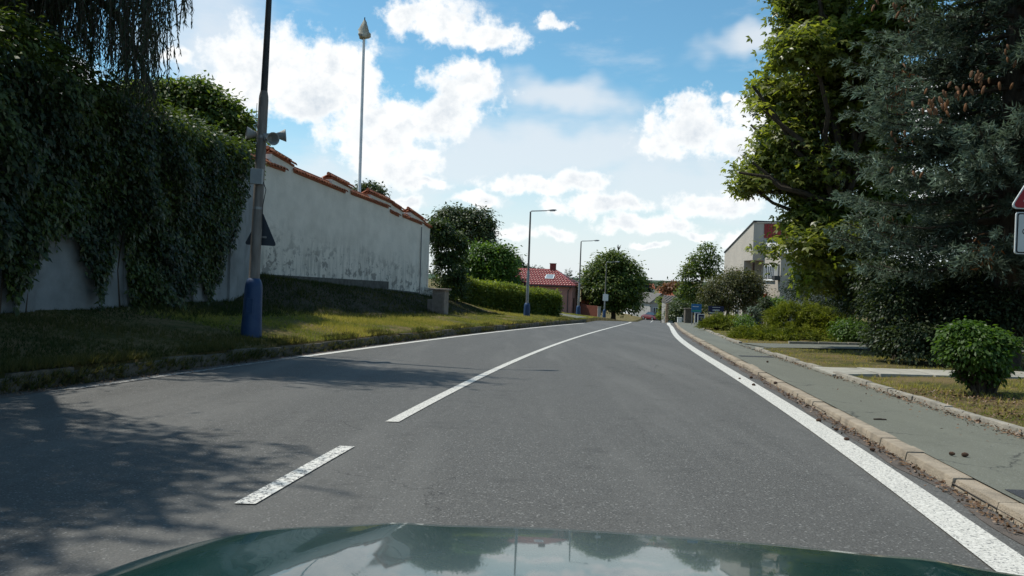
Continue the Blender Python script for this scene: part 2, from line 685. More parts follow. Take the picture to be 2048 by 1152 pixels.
m, N, L, b = nodes_of('lawn_soil', 0.95, 0.1)
t = NT(N, L)
a1 = t.noise(0.9, 6, 0.65)
a2 = t.noise(9.0, 6, 0.7)
a3 = t.noise(55.0, 3, 0.7)
c = t.mix(t.rng(a2, 0.35, 0.65), (0.06, 0.07, 0.02), (0.14, 0.13, 0.045))
c = t.mix(t.rng(a1, 0.42, 0.6), c, (0.24, 0.175, 0.085))
c = t.mix(t.rng(a3, 0.3, 0.7, 0, 0.6), c, (0.045, 0.04, 0.02))
L.new(c, b.inputs['Base Color'])
t.bump(t.math('ADD', a3, a2), 0.8, 0.05, b)

# ground sheet: columns follow the two road edges, so the steps at the kerbs are exact
ys = np.concatenate([np.arange(-300, -20, 20), np.arange(-20, 70, 0.5), np.arange(70, 220, 3), np.geomspace(220, 6000, 26)])
lo = -np.concatenate([np.geomspace(6000, 12, 24), np.arange(11.5, 0.2, -0.25), [0.1]])
ro = np.concatenate([[0.12], np.arange(0.3, 14, 0.3), np.geomspace(14.5, 6000, 26)])
cols = []
for e in lo:
    x = x_left(ys) + e
    cols.append((x, road_z(ys) + raise_left(-e, ys)))
cols.append((x_left(ys) - 0.09, road_z(ys) - 0.05))
mid0 = len(cols)
cols.append((x_pav(ys) + 0.11, road_z(ys) - 0.05))
for e in ro:
    cols.append((x_pav(ys) + e, road_z(ys) + 0.1 + 0.012 * np.minimum(e, 30)))
V = np.stack([np.stack([x, ys, z], 1) for x, z in cols])       # cols, rows, 3
bumpy = np.sin(V[..., 0] * 1.9 + np.sin(V[..., 1] * 0.7) * 2) * np.sin(V[..., 1] * 1.3 + V[..., 0] * 0.4) * 0.03
mask = np.ones(len(cols))
mask[mid0 - 2:mid0 + 3] = 0
V[..., 2] += bumpy * mask[:, None] * (np.abs(V[..., 0]) < 60)
nc, nr = V.shape[:2]
ii, jj = np.meshgrid(np.arange(nc - 1), np.arange(nr - 1), indexing='ij')
q = (ii * nr + jj).ravel()
fidx = np.stack([q, q + nr, q + nr + 1, q + 1], 1)
g = put('ground', npmesh('ground', V.reshape(-1, 3), fidx, 4, MATS['lawn_soil'], smooth=True))
tag(g, kind='structure')
# bare dark earth on the mound below the stepped wall
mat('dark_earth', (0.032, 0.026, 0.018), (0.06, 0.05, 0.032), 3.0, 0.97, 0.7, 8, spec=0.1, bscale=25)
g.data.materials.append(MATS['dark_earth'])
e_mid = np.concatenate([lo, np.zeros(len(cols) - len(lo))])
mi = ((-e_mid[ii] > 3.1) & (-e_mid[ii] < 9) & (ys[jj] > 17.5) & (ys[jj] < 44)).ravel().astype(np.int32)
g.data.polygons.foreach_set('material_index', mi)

yr = np.concatenate([np.arange(-40, 62, 0.6), np.arange(62, 205, 2.0), [230, 300, 420]])
road = strip('road', lambda y: x_left(y) - 0.02, lambda y: x_kerb(y) + 0.02, yr, road_z, road_z, MATS['asphalt'])
tag(road, kind='structure')
pav = strip('pavement', lambda y: x_kerb(y) + KW - 0.035, lambda y: x_pav(y) + 0.13, yr[yr < 70], lambda y: road_z(y) + PAVH, lambda y: road_z(y) + PAVH, MATS['pavement_asphalt'])
tag(pav, kind='structure')
# dusty gutter along both kerbs
strip('gutter', lambda y: x_kerb(y) - 0.14 + 0.05 * np.sin(y * 3.1) * np.sin(y * 0.83), lambda y: x_kerb(y), np.arange(-4, 56, 0.15), lambda y: road_z(y) + 0.004, lambda y: road_z(y) + 0.004, MATS['gutter_dirt'], road)
strip('gutter', lambda y: x_left(y), lambda y: x_left(y) + 0.2 + 0.08 * np.sin(y * 2.3) * np.sin(y * 0.9), np.arange(-4, 50, 0.15), lambda y: road_z(y) + 0.004, lambda y: road_z(y) + 0.004, MATS['gutter_dirt'], road)


def marking(fc, w, y0, y1, step=0.4, m='road_paint', name='edge_line'):
    yy = np.arange(y0, y1 + 1e-6, step)
    if yy[-1] < y1 - 1e-3:
        yy = np.append(yy, y1)
    z = lambda y: road_z(y) + 0.008
    return strip(name, lambda y: fc(y) - w / 2, lambda y: fc(y) + w / 2, yy, z, z, MATS[m], road)


marking(x_rline, 0.25, -4, 200)
marking(lambda y: x_left(y) + 0.38, 0.2, 15.6, 50)
marking(lambda y: x_left(y) + 0.36, 0.13, 9.5, 15.59, .4, 'shaded_worn_paint')
marking(x_cen, 0.125, 4.62, 6.5, 0.2, 'worn_road_paint', 'centre_dash')
marking(x_cen, 0.125, 1.0, 2.9, 0.2, 'worn_road_paint', 'centre_dash')
marking(lambda y: x_cen(y), 0.135, 7.86, 58, 0.3, 'road_paint', 'centre_line')
marking(lambda y: x_cen(y), 0.13, 120, 200, 2, 'road_paint', 'centre_line')

# kerb stones: one mesh per stone where it shows, laid end to end
def stone_run(parent, name, fx, w, h0, h1, y0, y1, lens, material, jit=0.012, gap=0.012, taper=0.015):
    y = y0
    while y < y1:
        ln = random.choice(lens) * random.uniform(0.93, 1.05)
        a, bb = y, y + ln - gap
        sx, sz = random.uniform(-jit, jit), random.uniform(-jit, jit)
        xa, xb = float(fx(a)) + sx, float(fx(bb)) + sx
        za, zb = float(road_z(a)) + sz, float(road_z(bb)) + sz + random.uniform(-jit, jit) * 0.5
        vs = [(xa, a, za + h0), (xa + w, a, za + h0), (xb + w, bb, zb + h0), (xb, bb, zb + h0),
              (xa + taper, a, za + h1), (xa + w, a, za + h1), (xb + w, bb, zb + h1), (xb + taper, bb, zb + h1)]
        mb = MB().add(vs, [(3, 2, 1, 0), (4, 5, 6, 7), (0, 1, 5, 4), (1, 2, 6, 5), (2, 3, 7, 6), (3, 0, 4, 7)])
        mb.build(name, material, parent, smooth=True, bevel=0.012)
        y += ln


kerb = strip('kerb', lambda y: x_kerb(y) + 0.02, lambda y: x_kerb(y) + KW - 0.02, yr[(yr > -6) & (yr < 70)], lambda y: road_z(y) + 0.03, lambda y: road_z(y) + 0.03, MATS['gutter_dirt'])
tag(kerb, kind='structure')
stone_run(kerb, 'kerb_stone', x_kerb, KW, -0.08, KH + 0.005, -1.0, 60, [0.98, 0.98, 0.7, 0.5], MATS['kerb_stone'], 0.01, 0.018, 0.03)
ek = strip('pavement_edging', lambda y: x_pav(y) + 0.02, lambda y: x_pav(y) + 0.08, yr[(yr > 2) & (yr < 58)], lambda y: road_z(y) + 0.05, lambda y: road_z(y) + 0.05, MATS['gutter_dirt'])
tag(ek, kind='structure')
stone_run(ek, 'edging_stone', x_pav, 0.13, -0.05, 0.15, 3.0, 14.2, [0.98, 0.98, 0.8], MATS['edging_stone'], 0.018, 0.02, 0.02)
stone_run(ek, 'edging_stone', x_pav, 0.13, -0.05, 0.14, 15.7, 23.0, [0.98, 0.98, 0.8], MATS['edging_stone'], 0.018, 0.02, 0.02)
stone_run(ek, 'edging_stone', x_pav, 0.13, -0.05, 0.14, 26.2, 52.0, [0.98, 0.98, 0.8], MATS['edging_stone'], 0.018, 0.02, 0.02)
lk = strip('bank_kerb', lambda y: x_left(y) - 0.1, lambda y: x_left(y) - 0.03, yr[(yr > -6) & (yr < 55)], lambda y: road_z(y) + 0.1, lambda y: road_z(y) + 0.1, MATS['gutter_dirt'])
tag(lk, kind='structure')
stone_run(lk, 'kerb_stone', lambda y: x_left(y) - 0.13, 0.13, -0.08, 0.2, 0.0, 52, [0.98, 0.9, 0.98], MATS['old_kerb_stone'], 0.03, 0.03, 0.03)

# paths crossing the right verge
def sheet(name, fa, fb, xs, dz, material, kind='structure', parent=None):
    va = np.stack([xs, fa(xs), ground_z(xs, fa(xs)) + dz], 1)
    vb = np.stack([xs, fb(xs), ground_z(xs, fb(xs)) + dz], 1)
    n = len(xs)
    i = np.arange(n - 1)
    f = np.stack([i, i + 1, n + i + 1, n + i], 1)
    return tag(put(name, npmesh(name, np.concatenate([va, vb]), f, 4, material), parent), kind=kind if parent is None else None)


ap = sheet('asphalt_path', lambda x: 23.3 + 0.06 * (x - 7.0), lambda x: 25.9 + 0.03 * (x - 7.0), np.arange(7.6, 26, 0.5), 0.03, MATS['pavement_asphalt'])
# pavement flares into the path
fl = MB().add([(x_pav(23.0) - 0.1, 22.9, road_z(22.9) + 0.0895), (7.9, 23.25, float(ground_z(7.9, 23.3)) + 0.034), (8.4, 25.95, float(ground_z(8.4, 25.95)) + 0.034), (x_pav(26.2) - 0.1, 26.3, road_z(26.3) + 0.0895)], [(0, 1, 2, 3)])
fl.build('path_mouth', MATS['pavement_asphalt'], ap)
edge = MB()
for k in range(9):
    x = 9.2 + k * 0.99
    y = 25.9 + 0.03 * (x - 7.0)
    z = float(ground_z(x, y))
    edge = MB().box((x + 0.48, y + 0.08, z + 0.04), (0.97, 0.1, 0.14), 0.03)
    edge.build('edging_stone', MATS['edging_stone'], ap, smooth=True, bevel=0.01)

sp = thing('slab_path', 'narrow path of pale concrete slabs crossing the dry verge towards the dark spruce', 'path')
sp.empty_display_size = 0.2
x = float(x_pav(14.9)) - 0.02
first = True
while x < 15.5:
    ln = 1.0 if not first else 0.75
    y0 = 14.35 + 0.0 * (x - 6)
    z = float(ground_z(x + 0.5, 14.8)) + 0.055 + random.uniform(-0.008, 0.008)
    dx = -0.12 if first else 0
    z1 = z - (0.03 if first else 0)
    MB().add([(x + dx, y0 - 0.05, z - 0.09), (x + ln - 0.012, y0, z - 0.09), (x + ln - 0.012, y0 + 0.95, z - 0.09), (x, y0 + 1.2 if first else y0 + 0.95, z - 0.09),
              (x + dx, y0 - 0.05, z1), (x + ln - 0.012, y0, z), (x + ln - 0.012, y0 + 0.95, z), (x, y0 + 1.2 if first else y0 + 0.95, z1)],
             [(3, 2, 1, 0), (4, 5, 6, 7), (0, 1, 5, 4), (1, 2, 6, 5), (2, 3, 7, 6), (3, 0, 4, 7)]).build('slab', MATS['concrete_slab'], sp, smooth=True, bevel=0.008)
    x += ln
    first = False
# repair patches in the pavement
pz = lambda y: road_z(y) + PAVH + 0.004
strip('repair_patch', lambda y: x_kerb(y) + KW + 0.02, lambda y: x_kerb(y) + KW + 0.75 - 0.04 * (y - 4) ** 2, np.linspace(3.0, 5.35, 8), pz, pz, MATS['fresh_asphalt'], pav)
strip('repair_patch', lambda y: x_kerb(y) + KW + 0.1, lambda y: x_pav(y) - 0.1, np.linspace(19.3, 19.75, 4), pz, pz, MATS['fresh_asphalt'], pav)

# left side lane that leaves the road beyond the hedge
sl = MB()
pts = [(4.2, 50.5), (5.4, 55.0), (1.0, 60.5), (-3.5, 63.5), (-3.8, 61.2), (0.4, 57.5)]
vs = [(x, y, float(ground_z(x, y)) + 0.05) for x, y in pts]
sl.add(vs, [tuple(range(len(vs)))])
o = sl.build('side_path', MATS['pavement_asphalt'])
tag(o, kind='structure')

# ------------------------------------------------------------------ grass
def frames(nrm, axis):
    a = axis - nrm * np.sum(axis * nrm, 1, keepdims=True)
    a /= np.linalg.norm(a, axis=1, keepdims=True) + 1e-9
    b = np.cross(nrm, a)
    return a, b


def unit(v):
    return v / (np.linalg.norm(v, axis=1, keepdims=True) + 1e-9)


T_RHOMB = (np.array([(0, 0, 0), (.42, .27, .05), (1, 0, -.06), (.42, -.27, .05)]), [(0, 1, 2, 3)])
T_LONG = (np.array([(0, 0, 0), (.45, .09, .02), (1, 0, -.06), (.45, -.09, .02)]), [(0, 1, 2, 3)])


def _maple():
    v, f = [], []
    for ang, ln in ((0, 1.0), (58, .85), (-58, .85)):
        a = math.radians(ang)
        o = len(v)
        for (x, y, z) in ((0, 0, 0), (.5, .24, .05), (1, 0, -.1), (.5, -.24, .05)):
            x, y = x * ln, y * ln
            v.append((x * math.cos(a) - y * math.sin(a), x * math.sin(a) + y * math.cos(a), z))
        f.append((o, o + 1, o + 2, o + 3))
    return np.array(v), f


T_MAPLE = _maple()
# needle shoot: two crossed tapering blades
T_SHOOT = (np.array([(0, 0, 0), (.3, .1, 0), (1, 0, .03), (.3, -.1, 0), (0, 0, 0), (.3, 0, .1), (1, 0, .03), (.3, 0, -.09)]), [(0, 1, 2, 3), (4, 5, 6, 7)])
T_TUFT = []
for k in range(5):
    a = k * 2.4
    T_TUFT.append((a, 0.25 + 0.12 * (k % 3)))
_v, _f = [], []
for a, lean in T_TUFT:
    o = len(_v)
    ca, sa = math.cos(a), math.sin(a)
    w = 0.05
    _v += [(-sa * w, ca * w, 0), (sa * w, -ca * w, 0), (ca * lean, sa * lean, 0.75 + 0.1 * math.cos(3 * a)), ]
    _f.append((o, o + 1, o + 2))
T_GRASS = (np.array(_v), _f)


def scatter(name, tmpl, P, nrm, axis, size, material, tint, parent=None):
    tv, tf = tmpl
    a, b = frames(nrm, axis)
    n, k = len(P), len(tv)
    s = np.asarray(size, float).reshape(-1, 1, 1)
    V = P[:, None, :] + s * (tv[None, :, 0:1] * a[:, None, :] + tv[None, :, 1:2] * b[:, None, :] + tv[None, :, 2:3] * nrm[:, None, :])
    base = (np.arange(n) * k)[:, None, None]
    f = np.array(tf)[None] + base
    tt = np.repeat(np.clip(tint, 0, 1), len(tf))
    me = npmesh(name, V.reshape(-1, 3), f.reshape(-1), len(tf[0]), material, tt)
    return put(name, me, parent)


leafmat('shade_toned_grass', (0.03, 0.045, 0.014), (0.12, 0.105, 0.04), 0.25, 0.7, 0.15)  # darker grass: the bank's deep shade put into its colour; also kerb weeds
leafmat('grass_blades', (0.13, 0.18, 0.03), (0.46, 0.39, 0.13), 0.4, 0.6, 0.2, (1.4, 1.3, 0.5))


def lownoise(x, y, s=1.0):
    return 0.5 + 0.25 * (np.sin(x * 1.1 * s + 1.7 * np.sin(y * 0.6 * s)) + np.sin(y * 1.4 * s + 2.1 * np.sin(x * 0.8 * s + 1)))


def grass(name, label, e0, e1, y0, y1, n, side, size=(0.05, 0.12), dry=0.3, bare=0.0, keep=None, blades='grass_blades'):
    # more tufts close by, where they are seen larger
    u = rng.random(n)
    y = y0 * (y1 / y0) ** u if y0 > 0 else y0 + (y1 - y0) * u
    e = e0 + (e1 - e0) * rng.random(n)
    x = x_left(y) - e if side < 0 else x_pav(y) + e
    z = ground_z(x, y) - 0.015
    P = np.stack([x, y, z], 1)
    ln = lownoise(x, y)
    k = rng.random(n) > bare * np.clip((ln - 0.4) * 3, 0, 1)
    if keep is not None:
        k &= keep(x, y, e)
    P, ln = P[k], ln[k]
    n = len(P)
    nr = unit(np.stack([rng.normal(0, .25, n), rng.normal(0, .25, n), np.ones(n)], 1))
    ax = rng.normal(size=(n, 3))
    sz = (size[0] + (size[1] - size[0]) * rng.random(n) ** 1.8) * (0.7 + 0.7 * ln)
    tint = dry + 0.7 * (ln - 0.5) + rng.normal(0, .2, n)
    o = scatter(name, T_GRASS, P, nr, ax, sz, MATS[blades], tint)
    return tag(o, label, 'grass', kind='stuff')


def not_slab(x, y, e):
    return ~((y > 14.15) & (y < 15.5)) & ~((y > 23.1 + 0.06 * (x - 7)) & (y < 26.2 + .03 * (x - 7)))


grass('bank_grass', 'short green and straw coloured grass on the bank below the walls', 0.02, 7.5, 16.0, 62, 80000, -1, (0.05, 0.13), 0.36, 0.0, lambda x, y, e: (e < 3.0 + rng.normal(0, .35, len(e))) | (y > 45))
grass('mound_weeds', 'dark weeds and thin grass on the shaded mound below the stepped wall', 2.7, 7.0, 17.0, 44, 26000, -1, (0.05, 0.2), 0.15, 0.6, None, 'shade_toned_grass')
grass('shade_toned_grass', 'thin grass with shade put into its dark colour, on the bank under the creeper', 0.02, 4.5, 4.0, 17.0, 36000, -1, (0.05, 0.12), 0.35, 0.3, None, 'shade_toned_grass')
grass('bank_grass', 'shaggy grass fringe hanging over the old kerb by the left lane', -0.06, 0.3, 4.0, 52, 13000, -1, (0.05, 0.17), 0.5, 0.0, lambda x, y, e: lownoise(y * 1.9, y * .6) + rng.normal(0, .12, len(y)) > .52, 'shade_toned_grass')
grass('verge_grass', 'dry patchy grass between the pavement and the bushes on the right', 0.12, 9.0, 5.5, 46, 70000, 1, (0.025, 0.11), 0.62, 0.9, not_slab)


# weeds rooted between the old kerb and the road
n = 5200
y = 5.0 * (48 / 5.0) ** rng.random(n)
k = rng.random(n) < np.clip(lownoise(y * 1.3, y * .7) * 1.6 - .45, 0.03, 1)
y = y[k]
n = len(y)
x = x_left(y) + rng.normal(.02, .05, n)
z = road_z(y) + rng.uniform(0, .16, n) ** 1.0
o = scatter('kerb_weeds', T_GRASS, np.stack([x, y, z], 1), unit(np.stack([rng.normal(.5, .4, n), rng.normal(0, .4, n), np.ones(n)], 1)), rng.normal(size=(n, 3)), rng.uniform(.06, .16, n), MATS['shade_toned_grass'], rng.normal(.55, .35, n))
tag(o, 'weeds sprouting along the foot of the old left kerb', 'weeds', kind='stuff')

# ------------------------------------------------------------------ walls on the left
def gz(x, y):
    return float(ground_z(np.float64(x), np.float64(y)))


def on_line(px, py, A, B):
    """point of the vertical plane through A-B that the photograph shows at px, py"""
    d = ray(px, py)
    ax, ay = A[0] - CAM[0], A[1] - CAM[1]
    bx, by = B[0] - A[0], B[1] - A[1]
    s = (ax * by - ay * bx) / (d[0] * by - d[1] * bx)
    return CAM + d * s


m, N, L, b = nodes_of('old_plaster', 0.9, 0.15)
t = NT(N, L)
sepz = N.new('ShaderNodeSeparateXYZ')
L.new(t.tc, sepz.inputs[0])
hz = t.math('ADD', t.math('ADD', sepz.outputs[2], t.math('MULTIPLY', sepz.outputs[1], 0.085)), t.math('MULTIPLY', t.noise(0.5, 3), 1.5))
base = t.mix(t.rng(t.noise(1.3, 6), 0.35, 0.7), (0.76, 0.70, 0.61), (0.63, 0.58, 0.50))
streak = t.noise(3.0, 7, 0.7, vec=t.scaled((1.6, 1.6, 0.25)))
lowm = t.rng(hz, 3.3, 1.2)
st = t.math('MULTIPLY', t.rng(streak, 0.46, 0.66), lowm, True)
c = t.mix(t.math('MULTIPLY', st, 0.75), base, (0.26, 0.25, 0.22))
peel = t.math('MULTIPLY', t.rng(t.noise(2.2, 8, 0.72), 0.53, 0.56), t.rng(hz, 2.9, 1.6), True)
c = t.mix(t.math('MULTIPLY', peel, 0.75), c, (0.20, 0.19, 0.17))
L.new(c, b.inputs['Base Color'])
t.bump(t.math('ADD', t.noise(14, 6), t.math('MULTIPLY', peel, -0.6)), 0.4, 0.03, b)
mat('grey_plaster', (0.27, 0.285, 0.285), (0.17, 0.18, 0.18), 1.2, 0.9, 0.3, 7, bscale=20)
mat('plinth_stone', (0.13, 0.125, 0.11), (0.07, 0.068, 0.06), 4.0, 0.95, 0.9, 8, bscale=9)
mat('clay_tile', (0.40, 0.13, 0.06), (0.24, 0.085, 0.05), 3.0, 0.8, 0.2, 6)

A0, A1 = np.array([-8.9, 2.0]), np.array([-8.0, 23.4])
AH = 4.2                                             # level of the top of the ivy wall
wa = thing('ivy_wall', 'tall grey rendered garden wall mostly hidden under hanging creeper', 'wall', (A0[0], A0[1], gz(*A0)))
wa_o = wa.location.copy()
ad = (A1 - A0) / np.linalg.norm(A1 - A0)
an = np.array([ad[1], -ad[0]])                        # towards the road
alen = np.linalg.norm(A1 - A0)


def local(parent, pts):
    return [(p[0] - parent.location[0], p[1] - parent.location[1], p[2] - parent.location[2]) for p in pts]


def wallbox(parent, name, P, d, n, s0, s1, n0, n1, z0a, z0b, z1a, z1b, material, **kw):
    """box along a wall: s along, n outward; z at start (a) and end (b)"""
    def q(s, o, z):
        return (P[0] + d[0] * s + n[0] * o, P[1] + d[1] * s + n[1] * o, z)
    vs = [q(s0, n1, z0a), q(s1, n1, z0b), q(s1, n0, z0b), q(s0, n0, z0a), q(s0, n1, z1a), q(s1, n1, z1b), q(s1, n0, z1b), q(s0, n0, z1a)]
    return MB().add(local(parent, vs), [(3, 2, 1, 0), (4, 5, 6, 7), (0, 1, 5, 4), (1, 2, 6, 5), (2, 3, 7, 6), (3, 0, 4, 7)]).build(name, material, parent, **kw)


wallbox(wa, 'wall', A0, ad, an, 0, alen, -0.4, 0, -0.6, -0.6, AH, AH, MATS['grey_plaster'])
wallbox(wa, 'coping', A0, ad, an, -0.05, alen + 0.05, -0.5, 0.1, AH + 0.003, AH + 0.003, AH + 0.1, AH + 0.1, MATS['clay_tile'])
for yy in (4.6, 9.2, 13.3, 16.8, 20.0, 22.3):
    s = (yy - A0[1]) / ad[1]
    wallbox(wa, 'pilaster', A0, ad, an, s, s + 0.5, -0.02, 0.07, -0.6, -0.6, AH - 0.003, AH - 0.003, MATS['grey_plaster'])
# short return behind the utility pole, joining the stepped wall
R1 = np.array([-8.86, 27.55])
rd = (R1 - A1) / np.linalg.norm(R1 - A1)
rn = np.array([rd[1], -rd[0]])
wallbox(wa, 'return_wall', A1, rd, rn, 0.02, np.linalg.norm(R1 - A1), -0.4, 0, -0.6, -0.6, AH - 0.02, 4.6, MATS['grey_plaster'])

B0, B1 = np.array([-8.9, 27.6]), np.array([-4.2, 43.0])
bd = (B1 - B0) / np.linalg.norm(B1 - B0)
bn = np.array([bd[1], -bd[0]])
wb = thing('stepped_wall', 'whitewashed garden wall stepping downhill with red clay tile copings and stained foot', 'wall', (B0[0], B0[1], gz(*B0)))


def Bs(px, py):
    P = on_line(px, py, B0, B1)
    return float((P[:2] - B0) @ bd), float(P[2])


tv, tf = [], []
for j, (yy, r, zz) in enumerate(((0.0, 0.085, 0.0), (0.32, 0.105, -0.17))):
    for k in range(7):
        a = math.pi * k / 6
        tv.append((r * math.cos(a), -yy, zz + r * 0.75 * math.sin(a)))
for k in range(6):
    tf.append((k, k + 1, 8 + k, 7 + k))
tv += [(v[0] * 0.82, v[1] + 0.0, v[2] - 0.014) for v in tv[7:14]]
for k in range(6):
    tf.append((7 + k, 8 + k, 15 + k, 14 + k))
tile_mesh = npmesh('tile', np.array(tv), np.array(tf), 4, MATS['clay_tile'])
tile_mesh2 = npmesh('tile', np.array(tv), np.array(tf), 4, mat('pale_clay_tile', (0.50, 0.19, 0.09), (0.33, 0.12, 0.07), 4.0, 0.8, 0.2))  # paler clay, mixed in at random among the coping tiles
brot = math.atan2(bd[1], bd[0])


def coping(pxa, pya, pxb, pyb, n0=-0.36, n1=0.0):
    sa, za = Bs(pxa, pya)
    sb, zb = Bs(pxb, pyb)
    mid = (n0 + n1) / 2
    wallbox(wb, 'coping_bed', B0, bd, bn, sa + 0.06, sb - 0.06, n0 - 0.04, n1 + 0.04, za - 0.025, zb - 0.025, za + 0.05, zb + 0.05, MATS['clay_tile'])
    n = max(2, int((sb - sa) / 0.195))
    for k in range(n):
        f = (k + 0.5) / n
        s, z = sa + (sb - sa) * f, za + (zb - za) * f
        for side in (1, -1):
            o = put('tile', random.choice([tile_mesh, tile_mesh2]), wb)
            p = B0 + bd * s + bn * mid
            o.location = (p[0] - wb.location[0], p[1] - wb.location[1], z + 0.185 - wb.location[2] + random.uniform(-.008, .008))
            tilt = math.atan2(zb - za, sb - sa)
            o.rotation_euler = (0, -tilt, brot if side > 0 else brot + math.pi)
            if side < 0:
                o.rotation_euler = (0, tilt, brot + math.pi)
    # ridge roll
    pa, pb = B0 + bd * sa + bn * mid, B0 + bd * sb + bn * mid
    MB().tube(local(wb, [(pa[0], pa[1], za + 0.21), (pb[0], pb[1], zb + 0.21)]), 0.075, 8).build('ridge_tile', MATS['clay_tile'], wb, smooth=True)


# one continuous stepped body under the copings
COURSES = [(500, 318, 571, 343), (585, 343, 691, 386), (700, 387, 777, 416), (779, 424, 798, 433), (804, 433, 844, 449), (848, 449, 860, 456)]
PIERS = [(543, 306, 589, 333), (664, 357, 704, 377), (742, 388, 785, 407), (783, 408, 808, 424), (822, 424, 851, 444)]
tops = []
for (xa, ya, xb, yb, hi) in [(*q_, 0) for q_ in COURSES] + [(*q_, 1) for q_ in PIERS]:
    (sa, za), (sb, zb_) = Bs(xa, ya), Bs(xb, yb)
    tops.append((sa, za, sb, zb_))
cuts = sorted({round(v_, 4) for t_ in tops for v_ in (t_[0], t_[2])})
prof_ = []
for c0_, c1_ in zip(cuts[:-1], cuts[1:]):
    best = None
    for (sa, za, sb, zb_) in tops:
        if sa - 1e-3 <= c0_ and sb + 1e-3 >= c1_:
            f0, f1 = (c0_ - sa) / (sb - sa), (c1_ - sa) / (sb - sa)
            z0_, z1_ = za + (zb_ - za) * f0, za + (zb_ - za) * f1
            if best is None or z0_ > best[0]:
                best = (z0_, z1_)
    if best is None:
        best = (prof_[-1][1], prof_[-1][1] - .05)
    prof_ += [(c0_, best[0] - .03), (c1_, best[1] - .03)]
ring = []
for (s_, z_) in prof_:
    p = B0 + bd * s_
    ring.append((p[0], p[1], z_))
pe, ps = B0 + bd * cuts[-1], B0 + bd * cuts[0]
ring += [(pe[0], pe[1], -2.2), (ps[0], ps[1], -1.2)]
MB().prism(local(wb, ring), (-bn[0] * .36, -bn[1] * .36, 0)).build('wall', MATS['old_plaster'], wb)
for q_ in COURSES + PIERS:
    coping(*q_)
s0, z0 = Bs(532, 549)
s1, z1 = Bs(775, 563)
wallbox(wb, 'plinth', B0, bd, bn, s0 - 0.5, s1, -0.3, 0.07, z0 - 1.2, z1 - 1.5, z0 + 0.02, z1 + 0.0, MATS['plinth_stone'])
s2, z2 = Bs(838, 585)
wallbox(wb, 'plinth', B0, bd, bn, s1 + 0.01, s2, -0.3, 0.04, z1 - 1.5, z2 - 1.0, z1 - 0.35, z2, MATS['plinth_stone'])
# drain pipe at the far end, low buttress
sp_, zp_ = Bs(842, 450)
p = B0 + bd * sp_ + bn * 0.05
MB().tube(local(wb, [(p[0], p[1], zp_ - 0.1), (p[0], p[1], gz(*p) - 0.2)]), 0.025, 6).build('conduit', mat('grey_metal', (0.25, 0.25, 0.25), None, 5, 0.6, metal=0.3), wb)
sq, zq = Bs(850, 575)
wallbox(wb, 'buttress', B0, bd, bn, sq, sq + 1.6, 0.03, 0.5, -2.0, -2.0, zq, zq - 0.3, MATS['old_plaster'])

# ------------------------------------------------------------------ posts
mat('blue_paint', (0.01, 0.04, 0.115), (0.02, 0.055, 0.125), 7.0, 0.55, 0.15, 6, spec=0.4)
mat('galvanised', (0.30, 0.31, 0.31), (0.22, 0.225, 0.22), 4.0, 0.5, 0.05, 5, metal=0.6)
mat('weathered_pole', (0.13, 0.115, 0.10), (0.22, 0.20, 0.18), 3.0, 0.7, 0.2, 7, stretch=(4, 4, .6))
mat('dark_paint', (0.025, 0.025, 0.027), (0.04, 0.04, 0.04), 5.0, 0.6)
mat('sign_back', (0.035, 0.045, 0.06), (0.05, 0.06, 0.075), 4.0, 0.5, metal=0.3)
mat('box_grey', (0.33, 0.35, 0.35), (0.27, 0.29, 0.29), 4.0, 0.6)
mat('horn_grey', (0.34, 0.34, 0.32), (0.25, 0.25, 0.24), 6.0, 0.6)
mat('lamp_glass', (0.45, 0.47, 0.48), (0.38, 0.4, 0.4), 6.0, 0.25, spec=0.5)


def blue_base(parent):
    mb = MB().lathe([(0.21, -0.4), (0.205, 0.0), (0.2, 0.05), (0.185, 0.4), (0.175, 0.78), (0.165, 0.88), (0.14, 0.96), (0.1, 1.01)], sides=24)
    o = mb.build('base', MATS['blue_paint'], parent, smooth=True)
    MB().box((0.0, -0.192, 0.45), (0.13, 0.012, 0.3)).build('hatch', MATS['blue_paint'], o, bevel=0.004)
    return o


def luminaire(parent, z, ang, arm=0.95):
    c, s = math.cos(ang), math.sin(ang)
    pts = [(0, 0, z - 0.35), (0, 0, z - 0.05), (c * 0.06, s * 0.06, z), (c * arm, s * arm, z + 0.06)]
    MB().tube(pts, [0.035, 0.035, 0.032, 0.028], 8).build('arm', MATS['galvanised'], parent, smooth=True)
    head = MB()
    prof = [(0.0, 0.035, 0.03), (0.12, 0.06, 0.05), (0.3, 0.11, 0.075), (0.46, 0.1, 0.06), (0.55, 0.02, 0.02)]
    vs, fs = [], []
    for (d, w, h) in prof:
        for k in range(10):
            a = 2 * math.pi * k / 10
            hh = h if math.sin(a) > 0 else h * 0.45
            lx, lz = w * math.cos(a), hh * math.sin(a)
            x, y = c * (arm + d) - s * lx, s * (arm + d) + c * lx
            vs.append((x, y, z + 0.07 + d * 0.06 + lz))
    for i in range(len(prof) - 1):
        for k in range(10):
            a, b2 = i * 10 + k, i * 10 + (k + 1) % 10
            fs.append((a, b2, b2 + 10, a + 10))
    fs += [tuple(range(9, -1, -1)), tuple(range(40, 50))]
    o = MB().add(vs, fs).build('lamp_head', MATS['galvanised'], parent, smooth=True)
    vs2 = [(c * (arm + d) - s * w, s * (arm + d) + c * w, z + 0.045 + d * 0.055) for d, w in ((.16, -.05), (.16, .05), (.3, .085), (.46, .07), (.46, -.07), (.3, -.085))]
    MB().prism(vs2, (0, 0, -0.025)).build('lens', MATS['lamp_glass'], o)


